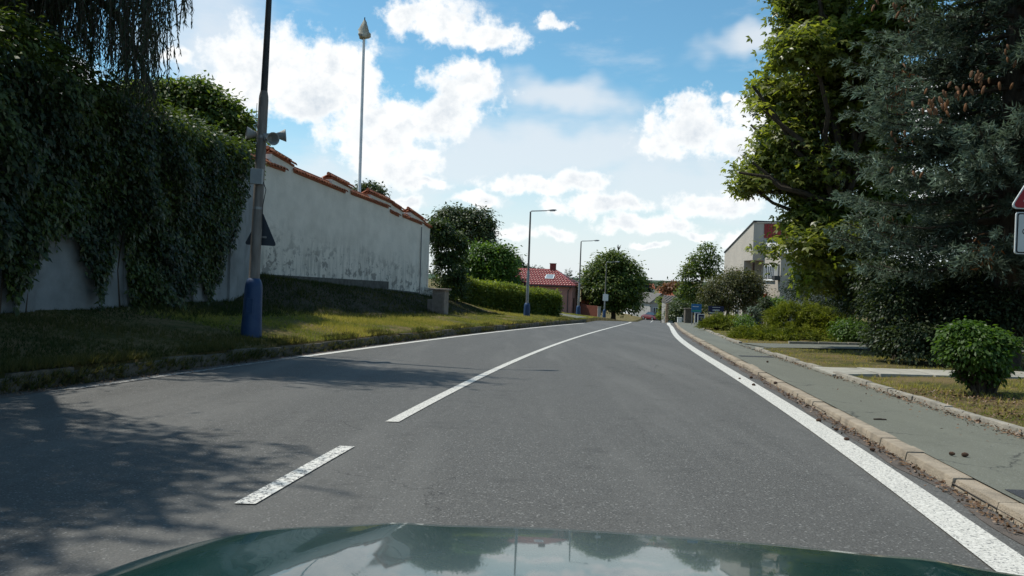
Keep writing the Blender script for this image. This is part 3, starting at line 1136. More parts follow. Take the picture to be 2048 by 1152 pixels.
pz = at(503, 655, 16.0)
up = thing('utility_pole', 'weathered steel pole on blue bell base with horn loudspeakers and back of triangular sign', 'pole', (pz[0], pz[1], pz[2]))
up.rotation_euler = (math.radians(-0.3), math.radians(1.3), 0)
blue_base(up)
MB().lathe([(0.108, 0.9), (0.1, 3.0), (0.095, 4.62), (0.09, 4.7), (0.07, 4.8)], sides=16).build('pole', MATS['weathered_pole'], up, smooth=True)
MB().lathe([(0.07, 4.75), (0.06, 6.2), (0.05, 7.75)], sides=14).build('upper_pole', MATS['dark_paint'], up, smooth=True)
luminaire(up, 7.9, math.radians(10))
sgn = MB()
tri = []
for cx, cz in ((-0.36, 0.0), (0.36, 0.0), (0.0, 0.63)):
    tri.append((cx, cz))
cen = (0, 0.21)
rt = []
for i, (cx, cz) in enumerate(tri):
    dx, dz = cen[0] - cx, cen[1] - cz
    ln = math.hypot(dx, dz)
    ccx, ccz = cx + dx / ln * 0.07, cz + dz / ln * 0.07
    a0 = math.atan2(-dz, -dx)
    for q_ in (-1.0, -0.5, 0, 0.5, 1.0):
        rt.append((ccx + 0.035 * math.cos(a0 + q_), ccz + 0.035 * math.sin(a0 + q_)))
sgn.prism([(x * 0.92 + 0.05, 0.13, 1.68 + z * 1.1) for x, z in rt], (0, 0.012, 0))
sg = sgn.build('warning_sign', MATS['sign_back'], up)
sg['label'] = 'triangular road sign seen from its dark back'
MB().box((0.02, 0.11, 1.85), (0.3, 0.02, 0.04)).build('bracket', MATS['galvanised'], sg)
MB().box((-0.01, -0.14, 3.05), (0.24, 0.1, 0.31)).build('junction_box', MATS['box_grey'], up, bevel=0.008)
MB().tube([(0.11, -0.08, 2.95), (0.17, -0.08, 2.8), (0.12, -0.06, 2.5), (0.1, 0, 2.0)], 0.008, 5).build('cable', MATS['dark_paint'], up)
MB().lathe([(0.104, 2.4), (0.104, 2.45)], sides=16).build('clamp_band', MATS['galvanised'], up)
MB().lathe([(0.101, 3.84), (0.101, 3.9)], sides=16).build('clamp_band', MATS['galvanised'], up)


def horn(z, ang, tilt, L_=0.3, r=0.125, off=0.16):
    """reflex horn: flared bell on a short driver"""
    prof = [(0.045, -0.16), (0.055, -0.15), (0.055, -0.04), (0.035, -0.03), (0.04, 0.05), (0.075, 0.16), (r, 0.27), (r + 0.006, 0.285), (r - 0.012, 0.275), (0.05, 0.12)]
    mb = MB().lathe(prof, sides=16)
    d = np.array([math.cos(ang) * math.cos(tilt), math.sin(ang) * math.cos(tilt), math.sin(tilt)])
    q_ = Vector(d).to_track_quat('Z', 'Y')
    o = mb.build('horn_loudspeaker', MATS['horn_grey'], up, smooth=True)
    o.rotation_mode = 'QUATERNION'
    o.rotation_quaternion = q_
    o.location = (off * math.cos(ang), off * math.sin(ang), z)
    return o


o = horn(3.92, math.radians(12), 0.12)
o.location = (0.2, -0.02, 3.9)
o = horn(3.82, math.radians(-50), -0.1)
o.location = (0.16, -0.12, 3.82)
o = horn(3.92, math.radians(205), 0.05)
o.location = (-0.05, 0.1, 3.92)
MB().box((0.1, 0, 3.87), (0.22, 0.04, 0.04)).build('bracket', MATS['galvanised'], up)
MB().tube([(-0.13, 0.0, 3.95), (-0.13, 0, 4.55)], 0.006, 4).build('antenna', MATS['galvanised'], up)

LAMPS = [(1053, 641, 45.0, 6.25, 'tall street lamp on blue base in front of the clipped hedge'),
         (1156, 636, 64.0, 6.25, 'street lamp on blue base beside the side path, before the pink house'),
         (1208, 637, 88.0, 6.3, 'farthest street lamp, carrying a small white plate, before the round roadside tree')]
for i, (px, py, Y, H, lab) in enumerate(LAMPS):
    p = at(px, py, Y)
    l = thing('street_lamp', lab, 'street lamp', p, 0, 'street lamps along the left kerb')
    blue_base(l)
    MB().lathe([(0.085, 0.9), (0.08, 2.75), (0.06, 2.85)], sides=12).build('pole', MATS['galvanised'], l, smooth=True)
    MB().lathe([(0.06, 2.8), (0.055, 4.5), (0.045, H - 0.05)], sides=12).build('upper_pole', MATS['weathered_pole'], l, smooth=True)
    luminaire(l, H, math.radians(4))
    l.rotation_euler = (0, math.radians(0.2 + 0.2 * i), 0)
    if i == 2:
        MB().box((0.05, -0.11, 2.35), (0.6, 0.02, 0.75)).build('plate', mat('white_paint', (0.72, 0.72, 0.7), (0.6, 0.6, 0.58), 3.0, 0.6), l, bevel=0.006)

# tall white pole with wrapped top behind the stepped wall
p = at(716, 470, 44.0)
wp = thing('wrapped_pole', 'very tall white pole with cloth bundled round its top, rising behind the stepped wall', 'pole', (p[0], p[1], gz(p[0], p[1]) - 0.3))
top = at(728, 76, 44.0)
hh = top[2] - wp.location[2]
dx = top[0] - wp.location[0]
wm = mat('white_pole', (0.7, 0.7, 0.7), (0.58, 0.58, 0.58), 3.0, 0.45)
MB().tube([(0, 0, 0), (dx * 0.4, 0, hh * 0.4), (dx * 0.401, 0, hh * 0.405), (dx, 0, hh)], [0.125, 0.115, 0.09, 0.075], 14).build('pole', wm, wp, smooth=True)
vs, fs = [], []
prof = [(0.12, -0.05), (0.3, 0.02), (0.34, 0.16), (0.26, 0.3), (0.27, 0.45), (0.19, 0.66), (0.1, 0.88), (0.04, 1.0)]
for j, (r_, z_) in enumerate(prof):
    for k in range(18):
        a = 2 * math.pi * k / 18
        rr = r_ * (1 + 0.2 * math.sin(3 * a + j) + 0.12 * math.sin(7 * a + 2 * j))
        vs.append((dx + rr * math.cos(a), rr * math.sin(a), hh + z_ + 0.03 * math.sin(2 * a + j)))
for j in range(len(prof) - 1):
    for k in range(18):
        a, b2 = j * 18 + k, j * 18 + (k + 1) % 18
        fs.append((a, b2, b2 + 18, a + 18))
MB().add(vs, fs).build('cloth_wrap', mat('wrap_cloth', (0.55, 0.52, 0.42), (0.16, 0.15, 0.13), 3.0, 0.9, 0.3, stretch=(1, 1, .5)), wp, smooth=True)
MB().tube([(dx, 0, hh + 0.9), (dx + 0.01, 0, hh + 1.14)], 0.03, 6).build('tip', MATS['dark_paint'], wp)

# cable cabinet below the wall
p = at(880, 628, 36.0)
cb = thing('cable_cabinet', 'weathered concrete cable cabinet with flat lid below the end of the stepped wall', 'cabinet', (p[0], p[1], gz(p[0], p[1]) - 0.12), math.radians(-22))
cm = mat('cabinet_concrete', (0.30, 0.25, 0.21), (0.2, 0.165, 0.14), 4.0, 0.9, 0.3, 7)
MB().box((0, 0, 0.6), (0.62, 0.42, 1.2)).build('body', cm, cb, bevel=0.01)
MB().box((0, -0.005, 1.235), (0.82, 0.56, 0.07)).build('lid', cm, cb, bevel=0.012)
MB().box((0.0, -0.222, 0.62), (0.46, 0.02, 0.8)).build('door', mat('cabinet_door', (0.24, 0.2, 0.17), (0.17, 0.145, 0.12), 5, 0.8), cb, bevel=0.004)
MB().box((-0.45, 0.02, 0.38), (0.26, 0.36, 0.76)).build('side_box', mat('cabinet_door', (0.2, 0.2, 0.2)), cb, bevel=0.01)

# ------------------------------------------------------------------ vegetation
mat('bark', (0.09, 0.07, 0.05), (0.045, 0.036, 0.028), 6.0, 0.95, 0.7, 8, stretch=(3, 3, .6))
mat('grey_bark', (0.16, 0.145, 0.125), (0.09, 0.08, 0.07), 6.0, 0.95, 0.6, 8, stretch=(3, 3, .6))
leafmat('maple_leaf', (0.07, 0.10, 0.022), (0.30, 0.31, 0.07), 0.5, 0.38, 0.5)
leafmat('willow_leaf', (0.022, 0.036, 0.018), (0.05, 0.07, 0.03), 0.22)
leafmat('creeper_leaf', (0.018, 0.034, 0.012), (0.11, 0.15, 0.03), 0.3)
leafmat('ash_leaf', (0.055, 0.09, 0.02), (0.17, 0.21, 0.05), 0.42)
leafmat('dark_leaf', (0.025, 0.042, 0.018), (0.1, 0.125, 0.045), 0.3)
leafmat('walnut_leaf', (0.045, 0.08, 0.018), (0.17, 0.2, 0.045), 0.42)
leafmat('fresh_leaf', (0.05, 0.1, 0.016), (0.15, 0.23, 0.035), 0.4)
leafmat('hedge_leaf', (0.05, 0.085, 0.014), (0.27, 0.30, 0.04), 0.42)
leafmat('olive_leaf', (0.05, 0.055, 0.022), (0.14, 0.135, 0.05), 0.35)
leafmat('copper_leaf', (0.11, 0.045, 0.02), (0.25, 0.11, 0.04), 0.25)
leafmat('purple_leaf', (0.045, 0.012, 0.012), (0.08, 0.025, 0.022), 0.2)
leafmat('spruce_needle', (0.04, 0.056, 0.03), (0.27, 0.34, 0.27), 0.25, 0.6, 0.3, (1.2, 1.3, 1.0))
leafmat('dead_needle', (0.12, 0.05, 0.018), (0.24, 0.10, 0.03), 0.1)
leafmat('juniper_leaf', (0.05, 0.08, 0.014), (0.29, 0.30, 0.045), 0.3, 0.6, 0.25)
leafmat('far_leaf', (0.028, 0.045, 0.025), (0.07, 0.095, 0.045), 0.2)
leafmat('litter_leaf', (0.07, 0.035, 0.018), (0.2, 0.12, 0.06), 0.0)


def sphere(n):
    return unit(rng.normal(size=(n, 3)))


def clumps(lobes, n, shell=0.62):
    """random clump centres inside ellipsoid lobes (cx,cy,cz,rx,ry,rz), most of them near the surface"""
    w = np.array([(l[3] * l[4] + l[3] * l[5] + l[4] * l[5]) for l in lobes])
    idx = rng.choice(len(lobes), n, p=w / w.sum())
    Lb = np.array(lobes)[idx]
    d = sphere(n)
    d[:, 2] = np.where(d[:, 2] < -0.55, -d[:, 2], d[:, 2])
    rr = shell + (1.08 - shell) * rng.random(n) ** 0.7
    return Lb[:, :3] + d * Lb[:, 3:] * rr[:, None], d


def crown(parent, lobes, n_cl, per, cr, size, material, tmpl=T_RHOMB, shell=0.62, flat=0.6, up=0.7, droop=0.4, name='crown', tint0=0.35, keep=None):
    C, D = clumps(lobes, n_cl, shell)
    n = n_cl * per
    ctint = rng.normal(0, 0.16, n_cl)
    crs = cr * rng.uniform(0.6, 1.35, n_cl)
    off = rng.normal(size=(n, 3)) * np.repeat(crs, per)[:, None] * np.array([1, 1, flat]) * 0.55
    P = np.repeat(C, per, 0) + off
    dd = np.repeat(D, per, 0)
    nr = unit(dd * 0.6 + np.array([0, 0, up]) + rng.normal(0, .55, (n, 3)))
    ax = unit(off + dd * 0.4 + rng.normal(0, .35, (n, 3)) * cr + np.array([0, 0, -droop]))
    sz = rng.uniform(size * 0.65, size * 1.3, n)
    tint = tint0 + np.repeat(ctint, per) + rng.normal(0, .16, n)
    if keep is not None:
        k = keep(P)
        P, nr, ax, sz, tint = P[k], nr[k], ax[k], sz[k], tint[k]
    P = P - np.array(parent.location)
    o = scatter(name, tmpl, P, nr, ax, sz, material, tint, parent)
    o['kind'] = 'stuff'
    return C


def wobbly(a, b, n=6, amp=0.08, sag=0.0):
    a, b = np.asarray(a, float), np.asarray(b, float)
    ln = np.linalg.norm(b - a)
    pts = []
    for i in range(n + 1):
        f = i / n
        p = a + (b - a) * f + rng.normal(0, amp * ln / n, 3) * (0 < i < n)
        p[2] += sag * math.sin(math.pi * f) * ln
        pts.append(p)
    return pts


def trunk_and_limbs(parent, base, fork, lobes, r0, centres, n_twigs=40, bark='bark', topz=None):
    base, fork = np.asarray(base, float), np.asarray(fork, float)
    o3 = np.array(parent.location)
    top = np.array([fork[0], fork[1], topz]) if topz else np.mean([np.array(l[:3]) for l in lobes], 0)
    main = wobbly(base, fork, 4, 0.05) + wobbly(fork, top, 5, 0.1)[1:]
    rr = np.linspace(1.0, 0.22, len(main)) * r0
    rr[0] *= 1.35
    MB().tube([p - o3 for p in main], list(rr), 9).build('trunk', MATS[bark], parent, smooth=True)
    br = MB()
    ends = []
    for l in lobes:
        f = rng.uniform(0.1, 0.75)
        st = fork + (top - fork) * f
        pts = wobbly(st, np.array(l[:3]), 5, 0.14, 0.06)
        br.tube([p - o3 for p in pts], list(np.linspace(r0 * 0.45, r0 * 0.14, len(pts))), 6, False)
        ends += [(pts[2], l), (pts[3], l), (pts[5], l)]
    cs = centres[rng.choice(len(centres), min(n_twigs, len(centres)), replace=False)]
    for c in cs:
        e = min(ends, key=lambda q_: np.linalg.norm(q_[0] - c))
        pts = wobbly(e[0], c, 4, 0.15, 0.03)
        br.tube([p - o3 for p in pts], list(np.linspace(r0 * 0.13, r0 * 0.03, len(pts))), 4, False)
    br.build('branches', MATS[bark], parent, smooth=True)


def plobe(px, py, Y, rpx, rpy, depth=1.0):
    c = at(px, py, Y)
    k = Y / FPX
    return (c[0], c[1], c[2], rpx * k, rpx * k * depth, rpy * k)


def tree(name, label, Y, base_px, lobes_px, r0, n_cl, per, cr, size, material, group=None, fork=0.35, bark='bark', tmpl=T_RHOMB, depth=1.0, twigs=40, cat='tree', tint0=0.35, shell=0.62, flat=0.6, base_z=None, droop=0.4):
    sh_ = 0.45 * cr * FPX / Y                          # the clumps themselves reach beyond the lobe
    lobes = [plobe(x, y, Y + (q_[0] if q_ else 0), max(rx - sh_, .4 * rx), max(ry - sh_ * .8, .4 * ry), depth) for (x, y, rx, ry, *q_) in lobes_px]
    b = at(base_px, 600, Y)
    z = gz(b[0], b[1]) if base_z is None else base_z
    top = max(l[2] + l[5] for l in lobes)
    t_ = thing(name, label, cat, (b[0], b[1], z), 0, group)
    C = crown(t_, lobes, n_cl, per, cr, size, MATS[material], tmpl, shell=shell, tint0=tint0, flat=flat, droop=droop)
    low = min(l[2] - l[5] * 0.4 for l in lobes)
    trunk_and_limbs(t_, (b[0], b[1], z - 0.2), (b[0], b[1], max(z + 0.4, z + (low - z) * 0.9)), lobes, r0, C, twigs, bark)
    return t_


# creeper on the ivy wall -------------------------------------------------
iv = thing('wall_creeper', 'dense dark creeper spilling over the wall and hanging in ragged tongues to the ground', 'creeper', (A0[0], A0[1], gz(*A0)))
bx = [-400, 0, 8, 20, 40, 60, 75, 92, 112, 130, 150, 158, 175, 190, 200, 215, 228, 240, 250, 258, 275, 320, 335, 350, 372, 395, 410, 425, 440, 455, 470, 485, 495, 505]
by = [520, 470, 540, 590, 606, 560, 530, 492, 470, 452, 455, 490, 520, 560, 600, 565, 500, 470, 445, 600, 618, 618, 590, 618, 600, 545, 575, 590, 560, 510, 485, 430, 390, 380]
n = 120000
s = rng.uniform(0, alen + 0.25, n)
h = rng.uniform(-0.1, AH + 0.35, n)
sx, sy = A0[0] + ad[0] * s, A0[1] + ad[1] * s
zg = ground_z(sx, sy)
bul = 0.06 + 0.42 * lownoise(s * 1.1, h * 1.3) * lownoise(s * 2.7 + 3, h * 2.9) * 1.6 + 0.3 * sstep(1.2, AH, h)
oo = bul * (0.35 + 0.65 * rng.random(n)) + rng.exponential(0.04, n)
P = np.stack([sx + an[0] * oo, sy + an[1] * oo, np.maximum(h, zg + 0.02)], 1)
px, py = proj(P)
lowlim = np.interp(px, bx, by) + rng.normal(0, 9, n) + 14 * np.sin(px * 0.23)
k = (py < lowlim) & (h > zg - AH)
k &= (px < 500 + rng.normal(0, 6, n) - 0.0 * py)
k &= ~((px > np.interp(py, [290, 400, 500, 560, 620], [512, 492, 466, 440, 420]) + rng.normal(0, 5, n)))
P, oo_, hh_ = P[k], oo[k], h[k]
n = len(P)
nr = unit(np.array([an[0], an[1], 0.5]) + rng.normal(0, .45, (n, 3)))
ax = unit(np.array([0, 0, -1.0]) + rng.normal(0, .6, (n, 3)))
o = scatter('leaves', T_RHOMB, P - np.array(iv.location), nr, ax, rng.uniform(.05, .17, n), MATS['creeper_leaf'], 0.22 + .5 * (lownoise(P[:, 1] * 1.7, P[:, 2] * 2.1) - .5) + rng.normal(0, .2, n), iv)
o['kind'] = 'stuff'
topl = []
for k in range(26):
    f = k / 25
    s_ = f * (alen - 0.3)
    p = A0 + ad * s_
    px_, _ = proj((p[0], p[1], AH))
    bulge = np.interp(px_, [-2000, 0, 60, 110, 170, 330, 500], [0.6, 0.75, 0.72, 0.55, 0.4, 0.35, 0.35])
    topl.append((p[0] - an[0] * 0.15, p[1] - an[1] * 0.15, AH + bulge * 0.35, 0.6, 0.6, 0.32 + bulge * 0.75))
crown(iv, topl, 2000, 16, 0.28, 0.12, MATS['creeper_leaf'], name='top_growth', tint0=0.5, shell=0.75)
vine = MB()
for k in range(12):
    s_ = rng.uniform(4, alen - 3)
    p = A0 + ad * s_ + an * 0.05
    z0_ = gz(p[0], p[1])
    pts = [np.array([p[0] + rng.normal(0, .03), p[1] + rng.normal(0, .12), z0_ + (AH - z0_) * i / 5]) - np.array(iv.location) for i in range(6)]
    vine.tube(pts, list(np.linspace(.016, .008, 6)), 5, False)
vine.build('stems', MATS['bark'], iv)['kind'] = 'stuff'

T_LONG2 = (np.array([(0, 0, 0), (.45, .16, .02), (1, 0, -.06), (.45, -.16, .02)]), [(0, 1, 2, 3)])
# weeping willow above the wall ------------------------------------------------
wl = thing('weeping_willow', 'big weeping willow trailing dark strands over the creeper covered wall', 'tree', (-11.2, 13.0, gz(-11.2, 13.0)))
wlobes = [(-8.9, 7.1, 8.6, 2.2, 2.1, 2.0), (-10.05, 4.98, 8.8, 2.2, 2.2, 2.2), (-8.65, 3.38, 8.8, 2.1, 2.2, 2.0), (-8.85, 0.78, 8.6, 3.0, 2.5, 2.4), (-8.1, 14.65, 9.7, 2.3, 1.3, 1.3), (-9.65, 15.58, 8.8, 1.8, 1.3, 2.2), (-12.05, 8.78, 10.0, 2.2, 2.5, 2.2), (-10.65, 16.58, 7.8, 1.3, 1.2, 1.6)]
C, D = clumps(wlobes, 1200, 0.35)
P_, A_, N_, T_ = [], [], [], []
strands = MB()
wo = np.array(wl.location)


def strand(start, length, tt, nl=None, dx=None):
    nl = nl or int(length / 0.055)
    f = np.linspace(0, 1, nl)
    ph = rng.uniform(0, 6.28)
    out = dx if dx is not None else rng.normal(0, 0.18, 2)
    x = start[0] + out[0] * np.sqrt(f) + 0.05 * np.sin(f * 5 + ph)
    y = start[1] + out[1] * np.sqrt(f) + 0.05 * np.cos(f * 4 + ph)
    z = start[2] - length * f
    pts = np.stack([x, y, z], 1)
    sel = pts[::max(1, nl // 5)]
    strands.tube([p - wo for p in sel], 0.007, 3, False)
    P_.append(pts)
    A_.append(np.array([0, 0, -1.0]) + rng.normal(0, .38, (nl, 3)) * np.array([1, 1, .4]))
    N_.append(rng.normal(size=(nl, 3)) * np.array([1, 1, .3]))
    T_.append(np.full(nl, tt) + rng.normal(0, .15, nl))


for c in C:
    for _ in range(5):
        st = c + rng.normal(0, .3, 3)
        strand(st, rng.uniform(0.9, 2.4), 0.3)
n_top = sum(len(q_) for q_ in P_)
# the curtain that hangs in front of the sky: (px, bottom py)
for k in range(430):
    px_ = rng.uniform(-160, 300) if k < 330 else rng.uniform(230, 368)
    bot = np.interp(px_, [-160, 60, 120, 160, 210, 250, 285, 310, 330, 370], [60, 110, 150, 170, 165, 180, 215, 170, 120, 20]) * rng.uniform(0.55, 1.05)
    Y = rng.uniform(14.2, 17.8)
    b_ = at(px_, bot, Y)
    ln = rng.uniform(1.6, 3.6)
    strand(np.array([b_[0], b_[1], b_[2] + ln]), ln, 0.25 if px_ < 250 else 0.35)
for k in range(60):                                  # one low trailing bough
    f = rng.random()
    b_ = at(235 + 75 * f, 40 + 165 * f, 16.0 + rng.normal(0, .3))
    strand(b_ + np.array([0, 0, rng.uniform(-.1, .2)]), rng.uniform(0.3, 0.9), 0.4)
C2 = crown(wl, wlobes, 900, 44, 0.5, 0.2, MATS['willow_leaf'], T_LONG2, shell=0.1, name='upper_foliage', droop=1.5, up=.2)
P_, A_, N_, T_ = np.concatenate(P_), unit(np.concatenate(A_)), unit(np.concatenate(N_)), np.concatenate(T_)
o = scatter('crown', T_LONG, P_ - wo, N_, A_, np.where(np.arange(len(P_)) < n_top, 1.6, 1.0) * rng.uniform(.09, .16, len(P_)), MATS['willow_leaf'], T_, wl)
o['kind'] = 'stuff'
strands.build('strands', MATS['bark'], wl)
MB().tube([p - wo for p in wobbly((-11.2, 13.0, wo[2] - .2), (-11.0, 12.6, 5.2), 5, .04) + wobbly((-11.0, 12.6, 5.2), (-11.3, 11.8, 10.4), 4, .08)[1:]], [.55, .46, .42, .4, .38, .35, .28, .2, .15, .1], 12).build('trunk', MATS['bark'], wl, smooth=True)
lm = MB()
for l in wlobes:
    for q_ in range(3):
        e = np.array(l[:3]) + rng.normal(0, .5, 3) * np.array(l[3:])
        lm.tube([p - wo for p in wobbly((-11.0, 12.5, 5.0 + q_), e, 6, .12, .1)], [.2, .17, .14, .11, .09, .06, .04], 7, False)
q0, q1 = at(235, 30, 16.0), at(312, 195, 16.0)
lm.tube([p - wo for p in wobbly((-11.0, 12.8, 7.2), q0, 4, .1, .1) + wobbly(q0, q1, 5, .1)[1:]], [.13, .11, .1, .09, .08, .07, .06, .05, .035, .02], 6, False)
lm.build('branches', MATS['bark'], wl, smooth=True)

# trees behind the walls ------------------------------------------------
tree('ash_tree', 'leafy green tree peering over the creeper beside the loudspeaker pole', 31.0, 380,
     [(345, 200, 42, 38), (395, 205, 48, 45), (440, 235, 45, 45), (478, 262, 34, 40), (290, 205, 55, 40), (420, 280, 70, 50), (505, 290, 18, 25)], 0.22, 620, 34, 0.42, 0.2, 'ash_leaf')
tree('linden_tree', 'small tree top showing behind the copings right of the tall white pole', 58.0, 738, [(738, 383, 26, 16), (722, 388, 20, 14), (757, 388, 16, 9)], 0.15, 120, 26, 0.5, 0.22, 'dark_leaf')
tree('linden_tree', 'broad dark round tree standing behind the creeper at the wall end', 62.0, 930,
     [(905, 442, 42, 28), (950, 440, 38, 26), (930, 470, 58, 40), (968, 468, 22, 28), (890, 470, 32, 40)], 0.3, 560, 30, 0.62, 0.24, 'dark_leaf', tint0=0.4)
tree('walnut_tree', 'bright green bushy tree between the hedge and the dark round tree', 55.0, 975,
     [(965, 520, 42, 36), (1000, 530, 36, 40), (940, 545, 35, 40), (985, 560, 50, 28), (1012, 560, 26, 25)], 0.25, 520, 30, 0.5, 0.22, 'fresh_leaf', tint0=0.25)
tree('linden_tree', 'dull green tree showing above the left end of the red tiled roof', 118.0, 1025, [(1022, 530, 24, 20), (1040, 540, 14, 14), (1005, 520, 20, 18)], 0.3, 200, 24, 0.9, 0.35, 'dark_leaf', tint0=0.45)
wn = tree('walnut_tree', 'round leafy roadside tree towering over the farthest street lamp', 97.0, 1228,
     [(1225, 530, 34, 28), (1200, 556, 34, 34), (1250, 556, 34, 36), (1225, 580, 56, 34), (1186, 585, 22, 28), (1270, 588, 20, 34), (1250, 612, 34, 22), (1212, 610, 30, 20)], 0.35, 900, 30, 0.85, 0.36, 'walnut_leaf', twigs=60)
tree('pine_tree', 'dark conifer half hidden behind the right side of the round roadside tree', 160.0, 1288, [(1288, 575, 12, 16), (1292, 590, 10, 18), (1283, 560, 8, 12)], 0.2, 150, 20, 0.9, 0.45, 'far_leaf')
bt = at(1236, 504, 97.0) - np.array(wn.location)
tw = MB()
for k in range(9):
    a = k * 0.7
    tw.tube([bt + np.array(q_) for q_ in ((0, 0, -.8), (.05, .1, .2), (.1 + .25 * math.sin(a), .1 * math.cos(a), .6 + .15 * (k % 3)))], [.05, .04, .02], 4, False)
tw.build('bare_twigs', MATS['bark'], wn)

# creeper clump over the wall end and hedge
cl = thing('wall_creeper', 'thick dark creeper bush swallowing the far end of the stepped wall', 'creeper', (-3.6, 43.6, gz(-3.6, 43.6)))
crown(cl, [plobe(880, 470, 43.6, 24, 28), plobe(900, 500, 43.9, 28, 35), plobe(898, 545, 43.6, 28, 40), plobe(905, 580, 43.6, 24, 30), plobe(868, 460, 43.2, 12, 16)], 420, 40, 0.3, 0.15, MATS['creeper_leaf'], shell=0.7, tint0=0.35)
MB().tube([(0, 0, -.3), (.1, 0, 1.5), (-.2, .1, 3.2)], [.08, .06, .03], 6).build('stem', MATS['bark'], cl)


def hedge(label, a, b, width, h, n, size, material, loc_y):
    a, b = np.array(a), np.array(b)
    d = (b - a) / np.linalg.norm(b - a)
    nn = np.array([d[1], -d[0]])
    ln = np.linalg.norm(b - a)
    o3 = np.array([(a[0] + b[0]) / 2, (a[1] + b[1]) / 2, gz(*((a + b) / 2))])
    t_ = thing('hedge', label, 'hedge', o3)
    u = rng.random(n) * ln
    face = rng.random(n)
    w = np.where(face < 0.45, width / 2, np.where(face < 0.55, -width / 2, rng.uniform(-width / 2, width / 2, n)))
    end = rng.random(n) < 0.12
    u = np.where(end, np.where(rng.random(n) < .8, ln, 0.0), u)
    w = np.where(end, rng.uniform(-width / 2, width / 2, n), w)
    hh = np.where((face >= 0.55) & ~end, h, h * rng.random(n) ** 0.8)
    bul = 0.13 * (lownoise(u * 1.4, hh * 2) - .5) + rng.normal(0, .06, n)
    x = a[0] + d[0] * u + nn[0] * (w + np.sign(w) * bul) + d[0] * np.where(end, bul, 0)
    y = a[1] + d[1] * u + nn[1] * (w + np.sign(w) * bul) + d[1] * np.where(end, bul, 0)
    z = ground_z(x, y) + hh + np.where((face >= .55) & ~end, bul * 1.2 + np.abs(rng.normal(0, .1, n)), 0)
    P = np.stack([x, y, z], 1)
    nr = unit(np.stack([nn[0] * np.sign(w) * .6, nn[1] * np.sign(w) * .6, np.full(n, .7)], 1) + rng.normal(0, .5, (n, 3)))
    ax = unit(np.stack([rng.normal(0, .6, n), rng.normal(0, .6, n), np.full(n, .5)], 1))
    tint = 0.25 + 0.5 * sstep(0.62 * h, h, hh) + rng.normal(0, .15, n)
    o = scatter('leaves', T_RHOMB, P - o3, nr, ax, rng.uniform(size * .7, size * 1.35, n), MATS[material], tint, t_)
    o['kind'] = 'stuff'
    st = MB()
    for k in range(26):
        f = (k + .5) / 26 * ln
        p = a + d * f
        st.tube(np.array([(p[0], p[1], gz(*p) - .1), (p[0] + rng.normal(0, .1), p[1] + rng.normal(0, .1), gz(*p) + h * .8)]) - o3, [.03, .012], 5, False)
    st.build('stems', MATS['bark'], t_)['kind'] = 'stuff'
    # dark twiggy core keeps the sky from shining through
    core = MB()
    c0, c1 = a + d * .25, b - d * .25
    z0_, z1_ = gz(*c0), gz(*c1)
    hw = width / 2 - .22
    vs = []
    for (p, z_) in ((c0, z0_), (c1, z1_)):
        for o_, q_ in ((hw, 0.1), (hw * .9, h - .3), (-hw * .9, h - .3), (-hw, 0.1)):
            vs.append(np.array([p[0] + nn[0] * o_, p[1] + nn[1] * o_, z_ + q_]) - o3)
    core.add(vs, [(0, 1, 2, 3), (7, 6, 5, 4), (0, 4, 5, 1), (1, 5, 6, 2), (2, 6, 7, 3), (3, 7, 4, 0)])
    core.build('twig_core', MATS['bark'], t_)
    return t_


hedge('long clipped hedge with yellow green top behind the nearest street lamp', (-3.6, 46.6), (2.55, 51.0), 1.9, 1.35, 36000, 0.14, 'hedge_leaf', 48)


def shrub(name, label, lobes, n_cl, per, cr, size, material, group=None, tmpl=T_RHOMB, cat='shrub', tint0=0.35, shell=0.7, base=None, stems=6, up=0.7, droop=.4, flat=.6):
    c = np.mean([l[:3] for l in lobes], 0)
    bx_, by_ = base if base else (c[0], c[1])
    t_ = thing(name, label, cat, (bx_, by_, gz(bx_, by_)), 0, group)
    C = crown(t_, lobes, n_cl, per, cr, size, MATS[material], tmpl, shell=shell, name='foliage', tint0=tint0, up=up, droop=droop, flat=flat)
    st = MB()
    o3 = np.array(t_.location)
    for k in range(stems):
        e = C[rng.integers(len(C))]
        st.tube([p - o3 for p in wobbly((bx_ + rng.normal(0, .05), by_ + rng.normal(0, .05), o3[2] - .1), e, 4, .1)], list(np.linspace(.035, .01, 5)), 5, False)
    st.build('stems', MATS['bark'], t_)['kind'] = 'stuff'
    return t_


# small purple bush at the hedge by the house
shrub('purple_shrub', 'small dark purple bush poking up behind the hedge before the red roof', [plobe(1030, 568, 60, 14, 12), plobe(1042, 572, 60, 8, 8)], 40, 24, .35, .2, 'purple_leaf')

